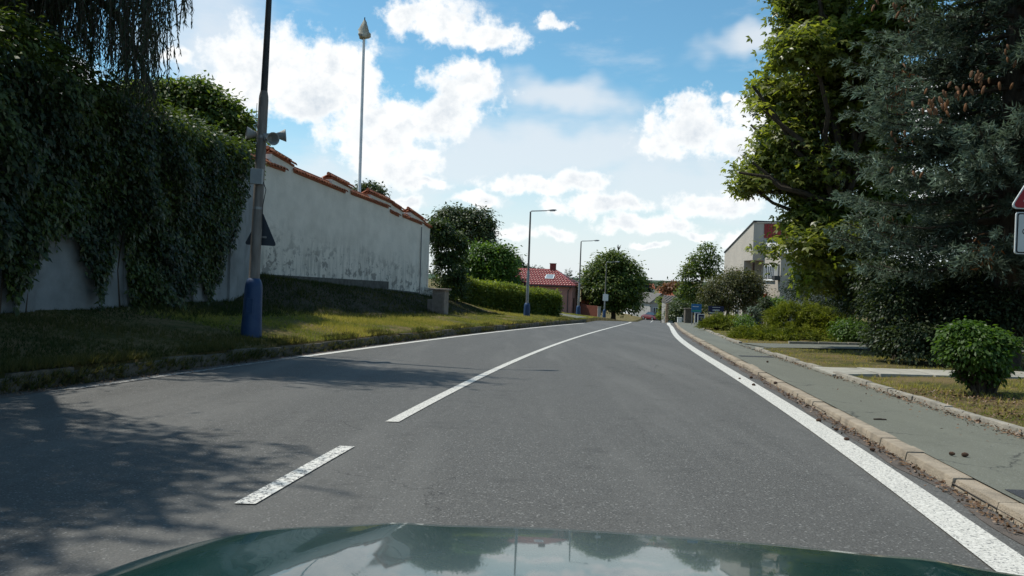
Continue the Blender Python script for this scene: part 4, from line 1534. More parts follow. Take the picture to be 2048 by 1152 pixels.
# right hand side: spreading junipers ------------------------------------------------
def juniper(label, lobes, n_cl, per, group='spreading junipers'):
    c = np.mean([l[:3] for l in lobes], 0)
    t_ = thing('spreading_juniper', label, 'shrub', (c[0], c[1], gz(c[0], c[1])), 0, group)
    o3 = np.array(t_.location)
    C, D = clumps(lobes, n_cl, 0.72)
    n = n_cl * per
    # feathery sprays: shoots fan out along an arching tip
    fdir = unit(D * np.array([1, 1, .22]) + rng.normal(0, .22, (n_cl, 3)) * np.array([1, 1, .5]) + np.array([0, 0, .03]))
    f = rng.random(n)
    ln = np.repeat(rng.uniform(.25, .6, n_cl), per)
    P = np.repeat(C, per, 0) + np.repeat(fdir, per, 0) * (f * ln)[:, None] + rng.normal(0, .05, (n, 3))
    P[:, 2] -= 0.18 * f * f * ln
    P[:, 2] = np.maximum(P[:, 2], ground_z(P[:, 0], P[:, 1]) + .03)
    ax = unit(np.repeat(fdir, per, 0) + rng.normal(0, .45, (n, 3)))
    nr = unit(np.array([0, 0, 1.0]) + rng.normal(0, .5, (n, 3)))
    o = scatter('foliage', T_SHOOT, P - o3, nr, ax, rng.uniform(.1, .2, n), MATS['juniper_leaf'], .12 + .6 * f + np.repeat(rng.normal(0, .14, n_cl), per) + rng.normal(0, .1, n), t_)
    o['kind'] = 'stuff'
    st = MB()
    for k in range(40):
        e = C[rng.integers(len(C))]
        st.tube([p - o3 for p in wobbly((c[0], c[1], o3[2]), e, 4, .1)], list(np.linspace(.04, .01, 5)), 4, False)
    st.build('stems', MATS['bark'], t_)['kind'] = 'stuff'


juniper('large mounded yellow green juniper on the lawn before the grey house', [plobe(1600, 645, 31, 48, 28, 1.0), plobe(1535, 668, 30.5, 50, 7, .8), plobe(1660, 662, 30, 40, 14), plobe(1650, 650, 30.4, 44, 22, .8), plobe(1515, 674, 30.2, 36, 4, .8), plobe(1590, 672, 29.6, 75, 5, .7), plobe(1590, 628, 32, 34, 14)], 1000, 30)
juniper('smaller dark yellow green juniper beside the framed boards', [plobe(1442, 648, 41, 26, 8, .8), plobe(1452, 642, 41.5, 18, 6), plobe(1428, 652, 40.6, 16, 5)], 260, 26)
shrub('leafy_shrub', 'bright green bush squeezed between the two junipers', [plobe(1490, 646, 39, 15, 14), plobe(1497, 655, 38.6, 14, 9)], 70, 26, .2, .1, 'fresh_leaf')
shrub('leafy_shrub', 'dark green bush leaning on the right flank of the large juniper', [plobe(1705, 664, 27.5, 34, 18), plobe(1735, 668, 27.0, 30, 15)], 220, 30, .26, .1, 'fresh_leaf', tint0=0.15)
shrub('thuja', 'small dark upright conifer by the corner of the grey house', [plobe(1531, 622, 43, 10, 24), plobe(1531, 608, 43, 6, 14)], 90, 26, .2, .1, 'dark_leaf', T_SHOOT)
shrub('blue_shrub', 'grey blue young conifer behind the junction of the junipers', [plobe(1508, 635, 44, 12, 20), plobe(1508, 650, 44, 16, 14)], 80, 24, .22, .12, 'spruce_needle', T_SHOOT, tint0=0.2)
shrub('viburnum', 'pale leafed bush at the house corner above the large juniper', [plobe(1556, 612, 46, 18, 12), plobe(1548, 624, 45, 14, 10)], 70, 22, .25, .16, 'fresh_leaf', tint0=.4)
shrub('clipped_bush', 'rounded green bush on a short stem alone on the dry verge', [plobe(1935, 676, 11.6, 40, 30), plobe(1985, 690, 11.6, 38, 26), plobe(1948, 708, 11.5, 52, 44), plobe(1910, 690, 11.6, 24, 36), plobe(1965, 735, 11.6, 40, 26), plobe(1955, 752, 11.6, 34, 18)], 560, 26, .1, .065, 'fresh_leaf', tint0=0.0, base=(6.98, 11.6), stems=26)

# small trees on the right
tree('apple_tree', 'low spreading olive green tree before the grey house and the signs', 54.5, 1457,
     [(1448, 585, 46, 34), (1495, 575, 34, 34), (1420, 605, 28, 28), (1475, 555, 34, 18), (1510, 600, 24, 26), (1465, 612, 36, 18)], 0.16, 520, 28, .5, .16, 'olive_leaf', bark='grey_bark', twigs=60)
tree('birch_tree', 'tall airy tree with see through crown left of the grey house', 82.0, 1400,
     [(1413, 500, 17, 16), (1402, 525, 24, 20), (1428, 522, 14, 20), (1382, 545, 22, 20), (1420, 550, 22, 20), (1380, 580, 24, 22), (1402, 600, 30, 24)], 0.2, 330, 24, .6, .28, 'walnut_leaf', twigs=70, bark='grey_bark')
tree('elder_tree', 'dense mid green tree beside the weathered gate post', 88.0, 1378, [(1376, 600, 22, 26), (1362, 615, 12, 16), (1392, 615, 18, 20)], 0.2, 180, 24, .6, .3, 'walnut_leaf', tint0=.2)
tree('copper_beech', 'reddish brown tree crown among the far roofs', 150.0, 1350, [(1350, 575, 22, 8), (1368, 577, 14, 8), (1335, 580, 12, 8)], 0.25, 150, 20, 1.0, .5, 'copper_leaf')
shrub('vine', 'yellow green climber heaped over the fence below the far roofs', [plobe(1324, 602, 105, 6, 8), plobe(1327, 622, 104, 7, 14), plobe(1320, 634, 103, 6, 6)], 90, 24, .35, .25, 'hedge_leaf', cat='shrub')
shrub('roadside_shrub', 'dark bushes between the gate post and the concrete pillar', [plobe(1350, 628, 76, 14, 16), plobe(1360, 618, 77, 12, 14), plobe(1342, 636, 75, 8, 8)], 120, 24, .45, .22, 'dark_leaf')

# big maple ------------------------------------------------
mp = [(1640, 40, 70, 60), (1600, 110, 62, 50), (1700, 110, 80, 70), (1560, 200, 55, 45), (1640, 210, 80, 60), (1730, 220, 80, 70), (1570, 290, 60, 45), (1545, 348, 62, 38),
      (1500, 372, 34, 26), (1620, 340, 80, 60), (1720, 330, 80, 70), (1622, 395, 50, 36), (1662, 450, 70, 50), (1545, 497, 22, 18), (1650, 515, 50, 34), (1690, 500, 70, 60), (1760, 440, 70, 70),
      (1505, 172, 18, 8), (1532, 150, 15, 9), (1502, 250, 14, 9), (1478, 345, 14, 12), (1505, 325, 18, 10), (1572, 60, 18, 12), (1522, 215, 16, 9), (1490, 385, 20, 12),
      (1622, 440, 48, 42), (1604, 490, 32, 26), (1645, 560, 55, 36), (1590, 455, 26, 20),
      (1580, 20, 26, 40), (1560, -20, 30, 40), (1680, -60, 110, 70), (1640, -160, 120, 70), (1800, 60, 70, 80), (1545, 265, 22, 20), (1520, 180, 22, 16), (1760, -120, 110, 90)]
tree('maple_tree', 'huge maple with yellowish green leaves reaching out over the lawn', 23.0, 1760, [(x, y, rx, ry, random.uniform(-1.2, 1.6)) for (x, y, rx, ry) in mp], 0.26, 2700, 26, .44, .17, 'maple_leaf', tmpl=T_MAPLE, twigs=160, shell=.55, flat=.75, tint0=.36, depth=1.15, droop=.7)

# shrubs under the big trees, deep shade put into their darker leaf tint
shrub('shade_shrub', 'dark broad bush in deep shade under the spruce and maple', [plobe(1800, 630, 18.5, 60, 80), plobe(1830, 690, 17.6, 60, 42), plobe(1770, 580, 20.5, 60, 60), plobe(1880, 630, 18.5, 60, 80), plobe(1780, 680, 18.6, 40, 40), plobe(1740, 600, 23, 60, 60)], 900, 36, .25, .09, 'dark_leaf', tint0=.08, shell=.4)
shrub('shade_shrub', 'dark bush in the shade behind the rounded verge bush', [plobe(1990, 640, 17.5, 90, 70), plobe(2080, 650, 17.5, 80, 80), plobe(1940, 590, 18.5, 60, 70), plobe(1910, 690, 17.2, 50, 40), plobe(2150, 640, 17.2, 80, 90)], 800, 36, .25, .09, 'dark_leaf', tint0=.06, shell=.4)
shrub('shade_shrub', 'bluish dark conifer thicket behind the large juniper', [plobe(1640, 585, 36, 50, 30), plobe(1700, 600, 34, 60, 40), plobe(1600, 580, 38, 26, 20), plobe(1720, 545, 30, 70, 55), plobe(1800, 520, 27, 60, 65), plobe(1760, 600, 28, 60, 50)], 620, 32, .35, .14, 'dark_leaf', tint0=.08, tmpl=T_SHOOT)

tree('yew_tree', 'dense dark evergreen closing the gap behind the blue spruce', 27.0, 1960,
     [(1900, 330, 90, 90), (2000, 300, 110, 110), (1860, 450, 90, 90), (1980, 460, 120, 100), (2090, 400, 120, 130), (1830, 560, 80, 70), (1950, 580, 110, 70), (2060, 560, 110, 80), (1960, 160, 90, 90), (2060, 200, 110, 110), (1990, 40, 100, 90), (2110, 60, 110, 110)], 0.3, 1100, 34, .7, .2, 'dark_leaf', tint0=.1, shell=.4)
# blue spruce ------------------------------------------------
sx, sy = 10.9, 17.4
spz = gz(sx, sy)
bs = thing('blue_spruce', 'towering blue grey spruce with drooping layered boughs and brown cones', 'tree', (sx, sy, spz))
H = 15.5
o3 = np.array(bs.location)
MB().tube([(0, 0, -.3), (0.05, 0, 2), (0, .05, 6), (0, 0, 11), (0, 0, H)], [.34, .27, .2, .11, .02], 12).build('trunk', MATS['bark'], bs, smooth=True)
bm_ = MB()
SP, SA, ST = [], [], []
DP, DA = [], []
z = 2.4
while z < 13.6:
    rad = np.interp(z, [1.0, 2.0, 4.0, 7.0, 10, 15.5], [2.6, 3.0, 3.5, 3.2, 2.5, 0.1])
    for kk in range(10):
        a = rng.uniform(0, 2 * math.pi)
        if math.sin(a) > 0.75 and rng.random() < .6:
            continue                                  # fewer on the far side
        ln = rad * rng.uniform(.75, 1.12)
        zz = z + rng.uniform(-.2, .2)
        d = np.array([math.cos(a), math.sin(a), 0])
        side = np.array([-d[1], d[0], 0])
        nseg = 7
        droop = rng.uniform(.16, .3)
        pts = [np.array([0, 0, zz]) + d * ln * f + np.array([0, 0, -ln * droop * (f ** 1.3) + ln * .2 * f ** 4]) for f in np.linspace(0, 1, nseg)]
        bm_.tube(pts, list(np.linspace(.05, .008, nseg)), 5, False)
        pts = np.array(pts)
        nsub = int(ln * 11)
        for j in range(nsub):
            f = 0.22 + 0.78 * (j + rng.random()) / nsub
            p = np.array([np.interp(f, np.linspace(0, 1, nseg), pts[:, q_]) for q_ in range(3)])
            sl_ = (0.28 + 0.55 * (1 - f)) * rng.uniform(.6, 1.15)
            sd_ = side * rng.choice([-1, 1]) * rng.uniform(.5, 1) + d * rng.uniform(.3, .9) + np.array([0, 0, rng.uniform(-.55, .1)])
            sd_ /= np.linalg.norm(sd_)
            ns = int(9 + sl_ * 22)
            g_ = rng.random(ns)
            q2 = p + sd_ * (g_ * sl_)[:, None] + rng.normal(0, .025, (ns, 3))
            q2[:, 2] -= .22 * g_ * g_ * sl_
            av = sd_ + rng.normal(0, .5, (ns, 3)) + d * .25
            SP.append(q2)
            SA.append(av)
            ST.append(.06 + .85 * g_ ** 1.6 * f + rng.normal(0, .1, ns) + .15 * (f > .85))
        if rng.random() < .12:                       # browned tip
            q2 = pts[-2] + rng.normal(0, .14, (30, 3))
            DP.append(q2)
            DA.append(np.array([0, 0, -1.0]) + rng.normal(0, .5, (30, 3)))
    z += 0.36
bm_.build('branches', MATS['bark'], bs)
SP, SA, ST = np.concatenate(SP), unit(np.concatenate(SA)), np.concatenate(ST)
nr = unit(rng.normal(size=SP.shape) + np.array([0, 0, .6]))
o = scatter('needles', T_SHOOT, SP, nr, SA, rng.uniform(.1, .18, len(SP)), MATS['spruce_needle'], ST, bs)
o['kind'] = 'stuff'
DP, DA = np.concatenate(DP), unit(np.concatenate(DA))
o = scatter('browned_tips', T_SHOOT, DP, unit(rng.normal(size=DP.shape)), DA, rng.uniform(.1, .18, len(DP)), MATS['dead_needle'], rng.random(len(DP)), bs)
o['kind'] = 'stuff'
# hanging cones
cone_me = MB().lathe([(0.004, 0.0), (0.016, -0.012), (0.021, -0.05), (0.018, -0.09), (0.006, -0.115)], sides=7).mesh('cone', mat('cone_brown', (0.2, 0.085, 0.03), (0.09, 0.045, 0.02), 20, .8), smooth=True)
for (px, py, n_) in ((1870, 205, 14), (1900, 190, 9), (1920, 175, 6), (1965, 155, 8), (1985, 160, 4), (1905, 215, 6), (1790, 265, 3), (1830, 350, 3), (2030, 100, 6), (1770, 5, 6)):
    c = at(px, py, 15.2 if px > 1800 else 16.5)
    for k in range(n_):
        o = put('cone', cone_me, bs)
        o.location = c + rng.normal(0, 1, 3) * np.array([.18, .2, .1]) - o3
        o.rotation_euler = (rng.normal(0, .25), rng.normal(0, .25), rng.uniform(0, 6))
        s_ = rng.uniform(1.0, 1.5)
        o.scale = (s_, s_, s_)

# far wood and hills
for i, (px, py, Y, w, h, lab) in enumerate([(1065, 537, 165, 6, 9, 'tiny conifer tip left of the chimney'), (1080, 539, 165, 4, 6, 'smallest conifer tip beside the chimney'), (1137, 548, 160, 6, 11, 'tiny dark conifer tip right of the red roof')]):
    shrub('far_conifer', lab, [plobe(px, py, Y, w * .45, h * .6), plobe(px, py + h, Y, w, h), plobe(px, py + 2.5 * h, Y, w * 1.3, 1.5 * h)], 60, 16, .5, .5, 'far_leaf', tmpl=T_SHOOT, cat='tree')

# ------------------------------------------------------------------ houses
mat('pink_render', (0.36, 0.19, 0.16), (0.30, 0.155, 0.13), 1.0, 0.9, 0.2, 6)
mat('glazed_tile', (0.36, 0.075, 0.06), (0.26, 0.05, 0.045), 2.0, 0.38, 0.0, 5, spec=0.6)
mat('orange_tile', (0.45, 0.13, 0.06), (0.33, 0.09, 0.045), 6.0, 0.7, 0.3)
mat('beige_render', (0.47, 0.42, 0.36), (0.41, 0.37, 0.32), 0.7, 0.9, 0.15, 6)
mat('white_render', (0.66, 0.65, 0.62), (0.55, 0.54, 0.52), 0.8, 0.9, 0.1, 6)
mat('grey_render', (0.36, 0.35, 0.33), (0.28, 0.275, 0.26), 0.8, 0.9, 0.1, 6)
mat('window_glass', (0.03, 0.045, 0.06), (0.05, 0.07, 0.09), 0.6, 0.08, spec=0.8)
mat('white_frame', (0.7, 0.7, 0.68), (0.6, 0.6, 0.58), 3.0, 0.5)
mat('dark_wood', (0.07, 0.035, 0.022), (0.045, 0.025, 0.018), 6.0, 0.7, 0.2, stretch=(1, 1, .2))
mat('red_cladding', (0.30, 0.035, 0.03), (0.22, 0.028, 0.026), 3.0, 0.5)
mat('slate_roof', (0.15, 0.14, 0.125), (0.09, 0.085, 0.08), 3.0, 0.85, 0.4)
mat('dark_trim', (0.04, 0.04, 0.042), (0.06, 0.06, 0.06), 3.0, 0.6)
mat('pale_roof', (0.6, 0.58, 0.55), (0.5, 0.49, 0.47), 2.0, 0.5)
mat('asbestos_roof', (0.42, 0.42, 0.42), (0.32, 0.32, 0.32), 4.0, 0.8)
mat('rust_red', (0.35, 0.07, 0.03), (0.25, 0.05, 0.025), 3.0, 0.7)


def tiled(parent, el, er, rr, rl, rows, cols, material, lift=0.05, name='roof_tiles'):
    """overlapping arched tiles over a slope with eave el-er and ridge rl-rr (trapezoid)"""
    el, er, rr, rl = [np.asarray(p, float) for p in (el, er, rr, rl)]
    nrm = np.cross(er - el, rl - el)
    nrm /= np.linalg.norm(nrm)
    if nrm[2] < 0:
        nrm = -nrm
    W = np.linalg.norm(er - el)
    du = (er - el) / W
    V, Fc = [], []
    tw = W / cols
    for r in range(rows):
        f0, f1 = r / rows, min(1.0, (r + 1.12) / rows)
        a0, b0 = el + (rl - el) * f0, er + (rr - er) * f0
        a1, b1 = el + (rl - el) * f1, er + (rr - er) * f1
        s0, e0 = (a0 - el) @ du, (b0 - el) @ du
        up = (a1 - a0) - du * ((a1 - a0) @ du)
        org = a0 - du * s0
        for c in range(cols + 1):
            x0 = c * tw - (tw / 2 if r % 2 else 0)
            if x0 + tw * .5 < s0 or x0 + tw * .5 > e0:
                continue
            o = len(V)
            for k in range(4):
                xx = min(max(x0 + tw * k / 3 * 0.99, s0), e0)
                hgt = (0.0, 0.075, 0.075, 0.0)[k]
                V.append(org + du * xx + nrm * (hgt + lift))
                V.append(org + du * xx + up + nrm * (hgt * .8 + lift * .25))
                V.append(org + du * xx + nrm * (hgt * .4))
            for k in range(3):
                i = o + 3 * k
                Fc.append((i, i + 3, i + 4, i + 1))
                Fc.append((i + 2, i + 5, i + 3, i))
    return put(name, npmesh(name, np.array(V), np.array(Fc), 4, material), parent)


def window(parent, c, u, w, h, n, bars=1, frame='white_frame', sill=True, hbar=False):
    """window on a facade: c centre, u horizontal unit, n outward unit"""
    c, u, n = np.asarray(c, float), np.asarray(u, float), np.asarray(n, float)
    z = np.array([0, 0, 1.0])

    def slab(cx, cz, sw, sh, t0, t1):
        p = [c + u * (cx + a * sw / 2) + z * (cz + b_ * sh / 2) + n * t0 for a, b_ in ((-1, -1), (1, -1), (1, 1), (-1, 1))]
        return p, n * (t1 - t0)
    mb = MB()
    fw = 0.07
    for (cx, cz, sw, sh) in ((0, h / 2 - fw / 2, w, fw), (0, -h / 2 + fw / 2, w, fw), (-w / 2 + fw / 2, 0, fw, h - 2 * fw), (w / 2 - fw / 2, 0, fw, h - 2 * fw)):
        mb.prism(*slab(cx, cz, sw, sh, -0.03, 0.035))
    for k in range(bars):
        cx = -w / 2 + w * (k + 1) / (bars + 1)
        mb.prism(*slab(cx, 0, fw, h - 2 * fw, -0.03, 0.03))
    if hbar:
        mb.prism(*slab(0, h * .15, w - 2 * fw, fw, -0.03, 0.025))
    f = mb.build('window', MATS[frame], parent)
    MB().prism(*slab(0, 0, w - fw, h - fw, 0.004, 0.012)).build('pane', MATS['window_glass'], f)
    if sill:
        MB().prism(*slab(0, -h / 2 - 0.03, w + .12, 0.05, 0.002, 0.12)).build('sill', MATS[frame], f)
    return f


def rel(parent, *pts):
    o3 = np.array(parent.location)
    return [np.asarray(p, float) - o3 for p in pts]


# pink house
E = at(1150, 573, 92.0)
u = np.array([-0.982, 0.19, 0])
v = np.array([0.19, 0.982, 0])
zg = gz(E[0], E[1]) - 0.3
ph = thing('pink_house', 'low pink house with glossy red tiled hip roof and one skylight', 'house', (E[0], E[1], zg))
o3 = np.array(ph.location)
W_, D_ = 11.5, 9.0
ez = E[2]
c0 = np.array([E[0], E[1], zg]) + u * .35 + v * .35
wz = ez - 0.12
ww, wd = W_ - .7, D_ - .7
fl = [c0, c0 + u * ww, c0 + u * ww + v * wd, c0 + v * wd]
MB().prism([np.array([p[0], p[1], zg - .5]) - o3 for p in fl][::-1], (0, 0, wz - zg + .5)).build('wall', MATS['pink_render'], ph)
ea = [np.array([E[0], E[1], ez]), np.array([E[0], E[1], ez]) + u * W_, np.array([E[0], E[1], ez]) + u * W_ + v * D_, np.array([E[0], E[1], ez]) + v * D_]
rh = 1.85
r1 = np.array([E[0], E[1], ez + rh]) + u * 3.0 + v * D_ / 2
r2 = np.array([E[0], E[1], ez + rh]) + u * (W_ - .1) + v * D_ / 2
RL = [p - o3 for p in ea] + [r1 - o3, r2 - o3]
rf = MB().add(RL, [(0, 4, 5, 1), (0, 3, 4), (3, 2, 5, 4), (1, 5, 2), (0, 1, 2, 3)]).build('roof', MATS['glazed_tile'], ph)
tiled(rf, RL[1], RL[0], RL[4], RL[5], 9, 34, MATS['glazed_tile'], .12)
tiled(rf, RL[0], RL[3], RL[4] + np.array([0, 0, 0.0]), RL[4], 9, 26, MATS['glazed_tile'], .12)
MB().tube([RL[0] + np.array([0, 0, .07]), RL[4] + np.array([0, 0, .08])], .1, 8).build('hip_ridge', MATS['glazed_tile'], rf)
MB().tube([RL[4] + np.array([0, 0, .06]), RL[5] + np.array([0, 0, .06])], .1, 8).build('ridge', MATS['glazed_tile'], rf)
chm = r1 - o3 + u * .3 + np.array([0, 0, .1])
MB().box((chm[0], chm[1], chm[2] + .3), (.75, .55, .8)).box((chm[0], chm[1], chm[2] + .73), (.85, .65, .08)).build('chimney', mat('chimney_brick', (0.24, 0.05, 0.04), (0.15, 0.04, 0.035), 9, .8), rf)
# skylight set in the front slope
sfc = np.cross(u, r1 - (np.array([E[0], E[1], ez]) + u * 3.0))
sn = sfc / np.linalg.norm(sfc)
sn = sn if sn[2] > 0 else -sn
sup = (v * (D_ / 2) + np.array([0, 0, rh]))
sup /= np.linalg.norm(sup)
skc = np.array([E[0], E[1], ez]) - o3 + u * 3.3 + sup * 2.3 + sn * .16
fr = MB()
fr.prism([skc + u * a * .52 + sup * b_ * .62 for a, b_ in ((-1, -1), (1, -1), (1, 1), (-1, 1))], sn * .07)
sk = fr.build('skylight', MATS['white_frame'], rf)
MB().prism([skc + sn * .074 + u * a * .42 + sup * b_ * .5 for a, b_ in ((-1, -1), (1, -1), (1, 1), (-1, 1))], sn * .01).build('pane', mat('sky_glass', (0.2, 0.24, 0.26), (0.25, 0.28, 0.3), 2, .1, spec=.8), sk)
gt = MB().tube([RL[0] + np.array([0, 0, -.04]), RL[1] + np.array([0, 0, -.04])], .07, 8)
pc = c0 - o3 + u * .5 - v * .06
gt.tube([(RL[0] + u * .5)[:3] + np.array([0, 0, -.1]), (pc[0], pc[1], wz - zg - .5), (pc[0], pc[1], 0)], .05, 6)
gt.build('gutter', MATS['dark_trim'], ph)
for (s_, z_, w_, h_) in ((4.3, 1.35, .7, 1.5), (7.5, 1.5, 1.3, 1.3)):
    window(ph, c0 - o3 + u * s_ + np.array([0, 0, z_]), u, w_, h_, -v, 1, 'dark_wood')
MB().prism([c0 - o3 + v * a + u * -.0 + np.array([0, 0, z_]) - u * .02 for a, z_ in ((1.2, .2), (2.1, .2), (2.1, 2.2), (1.2, 2.2))], -u * .05).build('door', MATS['dark_wood'], ph)

# annex with bright orange roof
q = at(1163, 606, 97.0)
an_ = thing('annex_house', 'small outbuilding with bright orange tiled roof behind the second lamp', 'house', (q[0], q[1], gz(q[0], q[1]) - .3))
o3 = np.array(an_.location)
e0, e1 = at(1162, 604, 97.0), at(1177, 606, 97.0)
k0, k1 = at(1162, 570, 100.0), at(1187, 583, 100.0)
T = np.array([0, 0, -.08])
MB().add([e0 - o3, e1 - o3, k1 - o3, k0 - o3, e0 - o3 + T, e1 - o3 + T, k1 - o3 + T, k0 - o3 + T], [(0, 1, 2, 3), (7, 6, 5, 4), (0, 4, 5, 1), (1, 5, 6, 2), (2, 6, 7, 3), (3, 7, 4, 0)]).build('roof', MATS['orange_tile'], an_)
tiled(an_, e0 - o3, e1 - o3, k1 - o3, k0 - o3, 9, 6, MATS['orange_tile'], .03)
bx0 = e0 - o3
MB().box((bx0[0] + .6, bx0[1] + 1.9, (bx0[2]) / 2 - .2), (1.1, 3.0, bx0[2] + .3)).build('wall', MATS['pink_render'], an_)

# brown board fence and white pillar
fa, fb = at(1160, 620, 93.0), at(1196, 622, 90.0)
fn = thing('board_fence', 'dark red brown board fence between the pink house and the pale pillar', 'fence', (fa[0], fa[1], gz(fa[0], fa[1])))
o3 = np.array(fn.location)
fd = (fb - fa)[:2]
fl_ = np.linalg.norm(fd)
fd = fd / fl_
nb = 15
for k in range(nb):
    s_ = fl_ * (k + .5) / nb
    p = fa[:2] + fd * s_
    MB().box((p[0] - o3[0], p[1] - o3[1], .55 + .03 * (k % 2)), (fl_ / nb - .02, .03, 1.5), math.atan2(fd[1], fd[0])).build('board', mat('fence_brown', (0.16, 0.05, 0.03), (0.11, 0.035, 0.022), 4, .8), fn)
for z_ in (.15, 1.0):
    p = fa[:2] + fd * fl_ / 2 + np.array([-fd[1], fd[0]]) * .04
    MB().box((p[0] - o3[0], p[1] - o3[1], z_), (fl_, .04, .09), math.atan2(fd[1], fd[0])).build('rail', MATS['fence_brown'], fn)
p = at(1198, 632, 89.0)
pl = thing('gate_pillar', 'pale grey gate pillar at the end of the brown fence', 'pillar', (p[0], p[1], gz(p[0], p[1])))
MB().box((0, 0, .5), (.32, .32, 1.4)).build('shaft', MATS['grey_render'], pl, bevel=.01)
MB().box((0, 0, 1.23), (.4, .4, .06)).build('cap', MATS['concrete_slab'], pl, bevel=.01)

# grey house with mono pitch gable on the right ------------------------------------------------
hx, hy = 17.31, 57.0
hg = gz(hx, hy) - .4
gh = thing('grey_house', 'beige rendered house with steep single pitch gable and red cladding band', 'house', (hx, hy, hg))
zt = at(1503, 444, 57.0)[2] - hg                       # top of the near corner
zf = at(1447, 506, 64.6)[2] - hg                       # eave at the far end
zs = at(1503, 520, 57.0)[2] - hg                       # soffit of the overhanging storey
D1, W1 = 7.6, 6.0
y_r = 1.6                                              # recess under the overhang
# left flank in pieces so that the recess is a real hollow
pr = [(0, 0.0, zs), (0, 0.0, zt), (0, D1, zf), (0, D1, zs)]
MB().prism(pr, (W1, 0, 0)).build('wall', MATS['beige_render'], gh)
MB().prism([(0, y_r + .5, 0), (0, y_r + .5, zs - .003), (0, D1, zs - .003), (0, D1, 0)], (W1, 0, 0)).build('wall', MATS['beige_render'], gh)
MB().prism([(1.3, 0.3, 0), (1.3, 0.3, zs - .003), (1.3, y_r + .497, zs - .003), (1.3, y_r + .497, 0)], (W1 - 1.3, 0, 0)).build('wall', MATS['beige_render'], gh)
MB().box((0.1, 0.12, zs / 2), (.16, .16, zs - .01)).build('column', MATS['dark_wood'], gh)
MB().box((0.7, 1.0, zs - 2.5), (1.3, 1.9, .12)).build('balcony_floor', MATS['grey_render'], gh)
# coping along the sloping top edge
cpv = []
for (y_, z_) in ((-.06, zt), (D1 + .06, zf)):
    cpv += [(-.06, y_, z_ + .005), (-.06, y_, z_ + .1), (.18, y_, z_ + .1), (.18, y_, z_ + .005)]
MB().add(cpv, [(0, 3, 2, 1), (4, 5, 6, 7), (0, 1, 5, 4), (1, 2, 6, 5), (2, 3, 7, 6), (3, 0, 4, 7)]).build('coping', MATS['dark_trim'], gh)
MB().box((W1 / 2, -.05, zt + .06), (W1 + .1, .16, .1)).build('coping', MATS['dark_trim'], gh)
xr0 = at(1528, 460, 57.0)[0] - hx
zr1 = at(1530, 476, 57.0)[2] - hg
ncl = 26
for k in range(ncl):
    wdt = (W1 - xr0) / ncl
    MB().box((xr0 + wdt * (k + .5), -.03, (zr1 + zt - .1) / 2), (wdt * .86, .05 + .01 * (k % 2), zt - .1 - zr1)).build('cladding_board', MATS['red_cladding'], gh)
window(gh, (-.0, 3.6, zs - 1.3), (0, 1, 0), 1.0, 1.2, (-1, 0, 0), 0, 'dark_wood')
window(gh, (-.0, 3.4, 1.2), (0, 1, 0), 1.2, 1.2, (-1, 0, 0), 1)
# front wing
fx, fy = 18.1 - hx, 53.3 - hy
zw = at(1560, 508, 53.3)[2] - hg
D2 = -fy - .003
MB().prism([(fx, fy, 0), (fx, fy, zw), (fx, fy + D2, zw + .9), (fx, fy + D2, 0)], (4.6, 0, 0)).build('wing_wall', MATS['beige_render'], gh)
MB().prism([(fx - .15, fy - .2, zw - .03), (fx - .15, fy - .2, zw + .08), (fx - .15, fy + D2 - .02, zw + 1.02), (fx - .15, fy + D2 - .02, zw + .92)], (4.9, 0, 0)).build('wing_roof', MATS['pale_roof'], gh)
wzc = (at(1527, 532, 55.3)[2] + at(1527, 578 - 22, 55.3)[2]) / 2 - hg
wt, wbm = at(1530, 530, 55.4)[2] - hg, at(1530, 560, 55.4)[2] - hg
window(gh, (fx, fy + 2.25, (wt + wbm) / 2), (0, 1, 0), 2.3, wt - wbm, (-1, 0, 0), 5)
MB().box((fx - .06, fy + .55, (at(1545, 528, 53.8)[2] + at(1545, 552, 53.8)[2]) / 2 - hg), (.12, .7, at(1545, 528, 53.8)[2] - at(1545, 552, 53.8)[2])).build('notice_case', MATS['grey_render'], gh, bevel=.01)
MB().box((fx - .2, fy + .25, at(1548, 556, 53.8)[2] - hg), (.36, .5, .3)).build('flower_box', MATS['dark_trim'], gh)
MB().tube([(fx + .05, fy - .05, zw - 1.5), (fx - .1, fy - .35, zw - 1.45)], .03, 6).build('lamp_bracket', MATS['dark_trim'], gh)
MB().box((fx - .03, fy + 3.0, at(1525, 598, 56)[2] - hg), (.06, .8, .75)).build('red_panel', MATS['rust_red'], gh)

# ------------------------------------------------------------------ signs and posts beside the pavement
p = at(1333, 645, 63.0)
gp = thing('gate_post', 'weathered brick and timber gate post at the crest of the road', 'post', (p[0], p[1], gz(p[0], p[1]) - .2))
for k in range(9):
    MB().box((.01 * ((k * 7) % 3 - 1), 0, .1 + k * .2), (.2, .2, .19)).build('block', mat('old_brick', (0.42, 0.31, 0.19), (0.2, 0.13, 0.08), 9, .9, .4), gp, bevel=.012)
p = at(1377, 643, 58.0)
cp = thing('concrete_pillar', 'square dark concrete pillar beside the blue board', 'pillar', (p[0], p[1], gz(p[0], p[1]) - .1))
MB().box((0, 0, .6), (.62, .5, 1.3)).build('shaft', mat('dark_concrete', (0.14, 0.12, 0.095), (0.1, 0.085, 0.07), 5, .9, .3), cp, bevel=.015)
MB().box((0, 0, 1.28), (.7, .58, .07)).build('cap', MATS['dark_concrete'], cp, bevel=.01)


